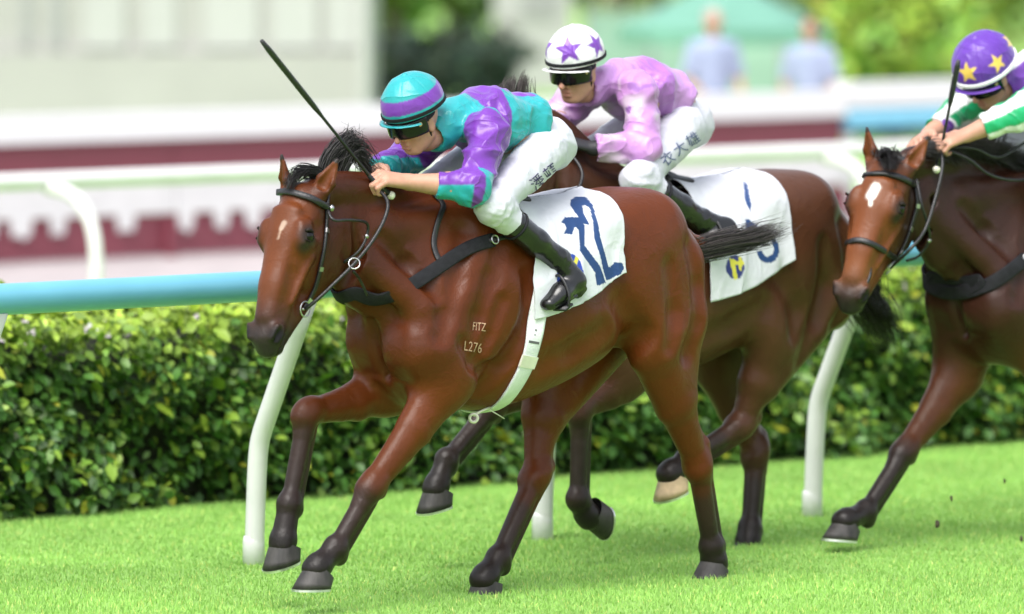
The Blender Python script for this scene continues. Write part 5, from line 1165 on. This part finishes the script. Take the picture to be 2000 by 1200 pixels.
# ---------- bridles
def bridle(fr, bv, J, brow, cheek, bitpx, label, ring=.030, noseband=None, throat=None, sc=1.0):
    O = np.array(J['poll']); a, f, l = J['hax']; t = empty('bridle', fr.matrix()); tag(t, label, 'bridle')
    Bp, Bn = hits(fr, bv, brow, 26, .008); m = MB(); Bp = smoothp(Bp, 3); m.strap(Bp, Bn, .026*sc, .010); m.build('browband', M_leather, t)
    Cp, Cn = hits(fr, bv, cheek, 24, .006); Cp = smoothp(Cp, 3); m = MB(); m.strap(Cp, Cn, .017*sc, .006); m.build('cheek_strap', M_leather, t)
    Mp = [mirror(p, O, l) for p in Cp]; Mp, Mn = on_skin(bv, Mp[::3]+[Mp[-1]], 24, .006); m = MB(); m.strap(smoothp(Mp, 3), Mn, .017*sc, .006); m.build('cheek_strap', M_leather, t)
    crown = [Cp[0], O-f*.055+l*.075-a*.0, O-f*.08+l*.04-a*.03, O-f*.085-a*.035, O-f*.08-l*.04-a*.03, O-f*.055-l*.075, Mp[0]]
    Kp, Kn = on_skin(bv, crown, 30, .006); m = MB(); m.strap(smoothp(Kp, 2), Kn, .022*sc, .006); m.build('headpiece', M_leather, t)
    bp, bn = hit(fr, bv, *bitpx); bp = bp+bn*.012
    for k, p, n in ((0, bp, bn), (1, mirror(bp, O, l), bn-2*(bn@l)*l)):
        m = MB(); m.torus(p, n, ring, .0036, 24, 8); m.build('bit_ring', M_steel, t)
    m = MB(); m.tube(spl([bp-bn*.006, (bp+mirror(bp, O, l))/2+f*.0, mirror(bp, O, l)], 9), .006, 8); m.build('mouthpiece', M_steel, t)
    for k in (.25, .55, .85):
        i = int(k*(len(Cp)-1)); m = MB(); nn_ = np.array(Cn[i]); tt_ = nrmz(np.array(Cp[min(i+1, len(Cp)-1)])-Cp[i-1]); R = np.array([tt_, np.cross(nn_, tt_), nn_]).T; m.box(np.array(Cp[i])+nn_*.006, (.018, .022, .006), R); m.build('buckle', M_steel, t, False)
    m = MB(); m.ball(np.array(Bp[-1])+np.array(Bn[-1])*.012, (.012, .012, .014)); m.build('boss', M_steel, t)
    if noseband:
        Np, Nn_ = hits(fr, bv, noseband, 20, .007); Nr = [mirror(p, O, l) for p in Np]; m = MB(); m.strap(smoothp(Np, 3), Nn_, .024*sc, .008); m.build('noseband', M_leather, t)
        c = Np[-1]; under = [c, (c+mirror(c, O, l))/2-f*.05, mirror(c, O, l)]; Up, Un = on_skin(bv, under, 12, .006); m = MB(); m.strap(Up, Un, .02, .006); m.build('noseband', M_leather, t)
    if throat:
        m = MB(); m.tube(spl(throat, 30), .006, 8); m.build('throat_lash', M_leather, t)
        m = MB(); m.ball(throat[len(throat)//2], .010); m.build('buckle', M_steel, t)
    return t, bp
P = H1.P
thr1 = [P(640, 412, .12), P(652, 430, .16), P(684, 430, .17), P(716, 436, .13), P(716, 462, .12), P(700, 492, .12), P(672, 512, .07), P(655, 515, .0)]
br1d, bit1 = bridle(H1, bv1, J1, [(522, 390), (532, 380), (560, 376), (592, 384), (618, 393), (638, 406)], [(636, 410), (635, 440), (632, 478), (624, 520), (615, 560), (600, 590), (592, 602)], (592, 604), 'black leather bridle on the leading horse with white fleck on forehead', throat=thr1)
def reins(fr, pts_l, pts_r, label, w=.010):
    t = empty('reins', fr.matrix()); tag(t, label, 'reins')
    for q in (pts_l, pts_r):
        m = MB(); c = spl(q, 40); nn = [np.cross(nrmz(c[min(i+1, 39)]-c[max(i-1, 0)]), (0, 0, 1.))+np.array((0, .3, .1)) for i in range(40)]; m.tube(c, w*.75, 8); m.build('rein', M_leather, t)
    return t
gL, gR = np.array(grip1['L'][0]), np.array(grip1['R'][0])
rl = [bit1, P(620, 585, .12), P(655, 552, .15), P(692, 515, .17), P(728, 470, .18), P(752, 425, .17), P(756, 392, .14), gL]
O1 = np.array(J1['poll']); l1 = J1['hax'][2]
rr_ = [mirror(bit1, O1, l1), np.array((1.28, -.17, 1.30)), np.array((1.12, -.19, 1.42)), np.array((.98, -.15, 1.58)), gR]
rn1 = reins(H1, rl, rr_, 'black reins running from the bit to the hands of the teal and purple jockey')
m = MB(); m.torus(P(692, 515, .175), (.5, .6, .3), .022, .0028); m.build('martingale_ring', M_steel, rn1)
m = MB(); m.tube(spl([P(690, 530, .17), P(702, 545, .12), P(718, 578, .10)], 12), .006, 6); m.build('martingale_strap', M_leather, rn1)

# ---------- saddle, stirrups
def saddle(fr, Fd, K, label):
    t = empty('saddle', fr.matrix()); tag(t, label, 'saddle')
    S = Field((-.35, -.34, 1.1), (.40, .34, 1.75), .007)
    S.add(cap((.24, 0, 1.595), (.10, 0, 1.585), (.09, .035), (.09, .022)), .03); S.add(cap((.24, 0, 1.61), (.19, 0, 1.60), (.05, .04), (.06, .03)), .02); S.add(cap((.16, .14, 1.52), (.18, .22, 1.38), (.018, .07), (.012, .06)), .02); S.add(cap((.16, -.14, 1.52), (.18, -.22, 1.38), (.018, .07), (.012, .06)), .02)
    V, Q = S.mesh(2); meshob('seat', V, Q, M_leather, t)
    for s, sd in ((1, 'L'), (-1, 'R')):
        kn = np.array(K['leg'+sd][1]); toe = np.array(K['leg'+sd][3]); heel = np.array(K['leg'+sd][4]); ball = toe*.62+heel*.38
        m = MB(); top = np.array((.20, .16*s, 1.54)); m.strap(spl([top, np.array((.17, .27*s, 1.36)), ball+np.array((.03, -.045*s, .12))], 12), [np.array((0, s, .25))]*12, .022, .005); m.build('stirrup_leather', M_leather, t)
        fx = nrmz(toe-heel); m = MB(); b = ball-np.array((0, 0, .045)); side = nrmz(np.cross(fx, (0, 0, 1)))
        m.tube(spl([b-side*.055, b-side*.058+np.array((0, 0, .05)), b-side*.03+np.array((0, 0, .105)), b+np.array((0, 0, .125)), b+side*.03+np.array((0, 0, .105)), b+side*.058+np.array((0, 0, .05)), b+side*.055], 24), .006, 8)
        m.box(b, (.05, .12, .010), np.array([fx, side, np.cross(fx, side)]).T); m.build('stirrup', M_leather, t)
    return t
sd1 = saddle(H1, Fd1, K1, 'small black racing saddle under the teal and purple jockey')
# strap tag lying on the cloth
sp_, sn_ = hits(H1, bvc1, [(1066, 460), (1082, 457), (1098, 455)], 8, .006); m = MB(); m.strap(sp_, sn_, .014, .004); o = m.build('strap_tongue', M_leather, sd1)

# ---------- whip
def whip(fr, tip, hand, butt, label):
    t = empty('riding_whip', fr.matrix()); tag(t, label, 'whip'); tip, hand, butt = map(np.array, (tip, hand, butt))
    q = [tip+(hand-tip)*k for k in np.linspace(0, 1, 16)]; m = MB(); m.tube(q, [.008]+[.0125]*6+[.011]+[.0065]*6+[.008]*2, 10); m.build('shaft', M_whip, t)
    m = MB(); m.tube([hand-(hand-tip)*.06, hand, butt], [.009, .011, .012], 10); m.build('handle', M_whip, t); m = MB(); m.ball(butt, .017); m.build('knob', M_cream, t); return t
whip(H1, P(511, 80, .20), gL+np.array((.0, 0, .01)), P(764, 382, .085), 'long black whip held by the teal and purple jockey')

# ---------- prints on the jockey's breeches and the brand on the shoulder
print_text('潘', H1, bvb1, (1044, 374), (30*.80, -30*.60), (-30*.60, -30*.80), M_ink, br1, 'printed_name'); print_text('頓', H1, bvb1, (1070, 354), (30*.80, -30*.60), (-30*.60, -30*.80), M_ink, br1, 'printed_name')
print_text('FITZ', H1, bv1, (921, 645), (13.5, 1.2), (1.5, -23), M_brand, h1, 'brand_mark'); print_text('L276', H1, bv1, (904, 684), (18, 3), (3, -27), M_brand, h1, 'brand_mark')

# ---------- hair
def clump(paths, size=16, pull=.75):
    """draw neighbouring strands together towards their tips"""
    R = np.array([p[0] for p in paths]); lead = rng.choice(len(paths), max(1, len(paths)//size), replace=False)
    for i, p in enumerate(paths):
        j = lead[np.argmin(np.sum((R[lead]-R[i])**2, 1))]; q = paths[j]; n = min(len(p), len(q)); w = np.linspace(0, 1, n)[:, None]**1.3*pull; p[:n] = p[:n]*(1-w)+(q[:n]+(R[i]-R[j])*.25)*w
def mane(fr, cr, x0, x1, n, L, name, parent, m, wild=1.0, tuft=None, side=-1):
    c = spl(cr, 60); paths = []
    for _ in range(n):
        k = rng.uniform(x0, x1); i = int(k*59); p = c[i]+np.array((rng.normal(0, .008), rng.normal(0, .012), .025)); ln = L*rng.uniform(.5, 1.2)
        d0 = np.array((-.35, side*.8, .35))+rng.normal(0, .22*wild, 3); d1 = np.array((-.9, side*.7, -.35))+rng.normal(0, .3*wild, 3)
        paths.append(spl([p, p+nrmz(d0)*ln*.35, p+nrmz(d0)*ln*.5+nrmz(d1)*ln*.35, p+nrmz(d0)*ln*.5+nrmz(d1)*ln*.7+np.array((0, 0, -.02))], 7))
    if tuft is not None:
        tp, td, tn, tl = tuft
        for _ in range(tn):
            p = np.array(tp)+rng.normal(0, 1, 3)*np.array((.05, .012, .012)); ln = tl*rng.uniform(.5, 1.15); d = nrmz(np.array(td)+rng.normal(0, .10, 3)); e = nrmz(d+np.array((-.8, -.2, -.5))+rng.normal(0, .12, 3))
            paths.append(spl([p, p+d*ln*.45, p+d*ln*.75+e*ln*.2, p+d*ln*.9+e*ln*.5], 7))
    clump(paths); return strands(name, None, paths, .0026, m, parent)
mane(H1, J1['crest'], .25, .90, 700, .10, 'mane', h1, M_hair, wild=.4)
def forelock(O, hax, n, L, parent, m, way=(.2, .0)):
    a, f, l = hax; paths = []
    for _ in range(n):
        p = O+a*rng.uniform(-.045, .01)+f*rng.uniform(-.01, .035)+l*rng.normal(0, .022); ln = L*rng.uniform(.5, 1.1); d = nrmz(f*.5-a*.1+rng.normal(0, .12, 3)); e = nrmz(a*.45+f*.3+l*way[1]+rng.normal(0, .14, 3)+np.array((-way[0], 0, 0)))
        paths.append(spl([p, p+d*ln*.3, p+d*ln*.38+e*ln*.35, p+d*ln*.38+e*ln*.75], 6))
    clump(paths, 20); return strands('forelock', None, paths, .0026, m, parent)
def lock(parent, pts, r, n, jit, name, m):
    """a combed lock of hair: strands laid closely along a path round a denser heart"""
    c = spl(pts, 10); paths = [np.array([c[i]+o*(.6+.8*i/9)+rng.normal(0, 1, 3)*jit*(i/9)**2 for i in range(int(rng.integers(6, 11)))]) for o in rng.normal(0, 1, (n, 3))*r]
    strands(name, None, paths, .0028, m, parent); k = MB(); k.tube(c, [r*1.2*math.sin(math.pi*min(.92, .22+i/9*.7)) for i in range(10)], 8); k.build(name, m, parent)
lock(h1, [P(640, 356, 0), P(622, 338, .0), P(594, 334, .0), P(574, 346, .0), P(562, 368, .01)], .010, 320, .008, 'forelock', M_hair)
lock(h1, [P(628, 345, -.05), P(640, 312, -.05), P(662, 288, -.04), P(684, 276, -.03), P(706, 300, -.03)], .016, 300, .014, 'mane_lock', M_hair)
lock(h1, [P(660, 345, -.04), P(676, 306, -.04), P(694, 292, -.03), P(712, 318, -.02), P(728, 345, -.02)], .018, 300, .014, 'mane_lock', M_hair)
lock(h1, [P(668, 340, -.03), P(672, 300, -.03), P(680, 272, -.03), P(690, 256, -.03)], .010, 120, .016, 'mane_lock', M_hair)
def tail(pts, n, spread, parent, m, w=.0034, thin=0):
    c = spl(pts, 24); paths = []
    for k in range(n):
        o1 = rng.normal(0, 1, 3)*spread; o2 = rng.normal(0, 1, 3)*spread*2.2; ln = rng.uniform(.45, 1.0); ph = rng.uniform(0, 6)
        q = c[:max(8, int(24*ln))]; t = np.linspace(0, ln, len(q)); st = rng.uniform(0, .35); q = q[int(st*len(q)*.5):]; t = t[int(st*len(t)*.5):] if len(t) > len(q) else t
        paths.append(np.array([q[i]+o1*(.35+1.6*t[i]*(1.15-t[i]))+o2*t[i]**2*.25+np.array((0, .01, .012))*math.sin(ph+t[i]*5)*t[i] for i in range(0, len(q), 2)]))
    paths = [p for p in paths if len(p) > 3]; clump(paths, 10, .5); return strands('tail', None, paths, w, m, parent)
tail([np.array((-.90, .0, 1.385)), P(1352, 490, .0), P(1400, 478, .02), P(1455, 468, .0), P(1500, 458, -.02), P(1545, 440, -.03)], 1100, np.array((.03, .022, .026)), h1, M_hairb, w=.0026)

# ---------- second horse: cloth, saddle, girth, tail
P = H2.P
def paint2(X, Y):
    c = np.tile(WHT, X.shape+(1,))
    c[inpoly(X, Y, [(1451, 352), (1460, 360), (1468, 400), (1466, 415), (1455, 392)]) | inpoly(X, Y, [(1456, 430), (1462, 428), (1484, 446), (1470, 452), (1456, 448)])] = NAVY
    r = np.hypot((X-1500)/22, (Y-488)/26); c[(r < 1) & (r > .52) & ((Y > 490) | (X > 1508))] = NAVY
    e = ((X-1436)/18)**2+((Y-522)/24)**2 < 1; c[e] = (.02, .03, .16); y = e & (((np.abs(X-1432-(Y-520)*.2) < 4) & (Y > 505)) | ((np.abs(Y-513) < 3.5) & (X > 1428)) | ((np.abs(X-1446) < 3) & (Y < 528))); c[y] = (.60, .55, .06)
    return c
cl2, bvc2 = number_cloth(H2, Fd2, (.22, -.30), ((1385, 590, .30), (1548, 508, .30), -.02), .02, .02, paint2, 'white saddle cloth with blue figure and round emblem on the dark brown horse', 110, 110)
sd2 = saddle(H2, Fd2, K2, 'small black racing saddle under the lilac jockey')
sp_, sn_ = hits(H2, bvc2, [(1372, 388), (1392, 386), (1414, 384)], 8, .006); m = MB(); m.strap(sp_, sn_, .013, .004); m.build('strap_tongue', M_leather, sd2)
for ch, ox, oy in (('衣', 1298, 326), ('大', 1322, 306), ('雄', 1347, 288)): print_text(ch, H2, bvb2, (ox, oy), (27*.82, -27*.57), (-27*.57, -27*.82), mat('faded_navy_ink', (.08, .11, .22), .7), br2, 'printed_name')
tail([np.array((-.94, .0, 1.32)), np.array((-1.06, 0, 1.25)), P(1672, 560, .0), P(1700, 610, .02), P(1722, 650, .0), P(1735, 690, -.02)], 900, np.array((.06, .045, .03)), h2, M_hair, w=.003)
mane(H2, J2['crest'], .2, .98, 500, .16, 'mane', h2, M_hairb, tuft=(P(1005, 200, 0), (-.05, -.1, 1), 200, .10))
bg2 = breast_girth(H2, bv2, [(960, 540), (1010, 560), (1080, 520), (1150, 480), (1200, 450), (1260, 430)], .05, None, 'black breast girth on the dark brown horse, mostly hidden') if False else None
gL2, gR2 = np.array(grip2['L'][0]), np.array(grip2['R'][0])
a2, f2_, l2 = J2['hax']; bt2 = hp2(.53, -.02, .07)
reins(H2, [bt2, np.array((1.05, .18, 1.45)), np.array((.85, .16, 1.62)), gL2], [mirror(bt2, np.array(J2['poll']), l2), np.array((1.05, -.18, 1.45)), np.array((.85, -.16, 1.62)), gR2], 'black reins held by the lilac jockey in black gloves')

# ---------- third horse
P = H3.P
thr3 = [P(1790, 350, .12), P(1800, 400, .16), P(1812, 440, .15), P(1815, 470, .12), P(1795, 500, .07), P(1770, 510, .02)]
br3d, bit3 = bridle(H3, bv3, J3, [(1676, 352), (1692, 345), (1725, 343), (1760, 349), (1784, 362)], [(1786, 364), (1790, 400), (1780, 432), (1768, 470), (1752, 500), (1738, 522)], (1735, 520), 'black leather bridle with noseband on the horse with white star', noseband=[(1655, 476), (1675, 470), (1700, 476), (1725, 490), (1745, 502)], throat=thr3, ring=.034)
m = MB(); m.tube(spl([P(1655, 492, -.02), P(1690, 500, .06), P(1700, 530, .09), P(1690, 560, .09), P(1668, 600, .06)], 20), .007, 6); m.build('chin_strap', M_leather, br3d)
gL3, gR3 = np.array(grip3['L'][0]), np.array(grip3['R'][0]); O3 = np.array(J3['poll']); l3 = J3['hax'][2]
rn3 = reins(H3, [bit3, P(1775, 490, .16), P(1806, 450, .17), P(1826, 390, .15), P(1840, 330, .13), gL3], [mirror(bit3, O3, l3), np.array((1.2, -.18, 1.34)), np.array((1.02, -.16, 1.52)), gR3], 'black reins held by the jockey in green and white')
for pts in ([gL3, P(1890, 310, .15), P(1930, 340, .18), P(1975, 352, .2), P(2030, 350, .2)], [gL3, P(1900, 290, .14), P(1950, 308, .16), P(2000, 280, .18), P(2050, 250, .2)]):
    m = MB(); m.tube(spl(pts, 24), .007, 8); m.build('rein_loop', M_leather, rn3)
whip(H3, P(1872, 118, .22), gL3+np.array((0, 0, .0)), P(1800, 290, .10) if False else gL3+np.array((.03, 0, -.09)), 'black whip with padded flap held up by the jockey in green and white')
bg3 = breast_girth(H3, bv3, [(1816, 535), (1835, 562), (1880, 575), (1930, 560), (1970, 530), (2010, 500), (2050, 480)], .060, None, 'black padded breast girth on the horse with white star')
cl3, bvc3 = number_cloth(H3, Fd3, (.22, -.30), ((2160, 600, .30), (2330, 520, .30), -.02), .02, .02, lambda X, Y: np.tile(WHT, X.shape+(1,)), 'plain white saddle cloth on the horse with white star, past the right edge', 40, 40)
sd3 = saddle(H3, Fd3, K3, 'small black saddle of the green and white jockey, past the right edge')
mane(H3, J3['crest'], .2, .95, 1100, .20, 'mane', h3, M_hair, wild=1.0, tuft=(P(1905, 300, .0), (-.3, .15, 1), 350, .12), side=.5)
forelock(O3, J3['hax'], 260, .13, h3, M_hair, (.1, .25))
tail([np.array((-.94, .0, 1.36)), np.array((-1.1, 0, 1.36)), np.array((-1.3, .02, 1.3)), np.array((-1.5, .03, 1.2))], 200, np.array((.03, .03, .03)), h3, M_hair)

# clods of turf kicked up by the hooves
M_clod = mat('soil_clod', (.05, .04, .025), .95, var=.4, scale=60)
for k, (x, y, lat, r, lb) in enumerate(((1830, 1024, .1, .012, 'largest dark clod of turf, low in the air right of the white post'), (1858, 974, .1, .008, 'small dark clod in the air above the largest one'),
        (1995, 1052, .2, .010, 'dark clod in the air at the right edge of the grass'), (1962, 940, -.1, .007, 'tiny dark clod in the air highest over the grass at right'))):
    m = MB(); m.ball((0, 0, 0), (r*.8, r, r*1.5), 8, 6); m.V = [tuple(np.array(v)*(1+.35*math.sin(v[0]*900+k)*math.cos(v[2]*700+k*2))) for v in m.V]
    c = H3.W(P(x, y, lat)); o = m.build('turf_clod', M_clod, None, True, Matrix.Translation(Vector(c))); tag(o, lb, 'turf clod', 'clods of turf thrown up by the hooves')
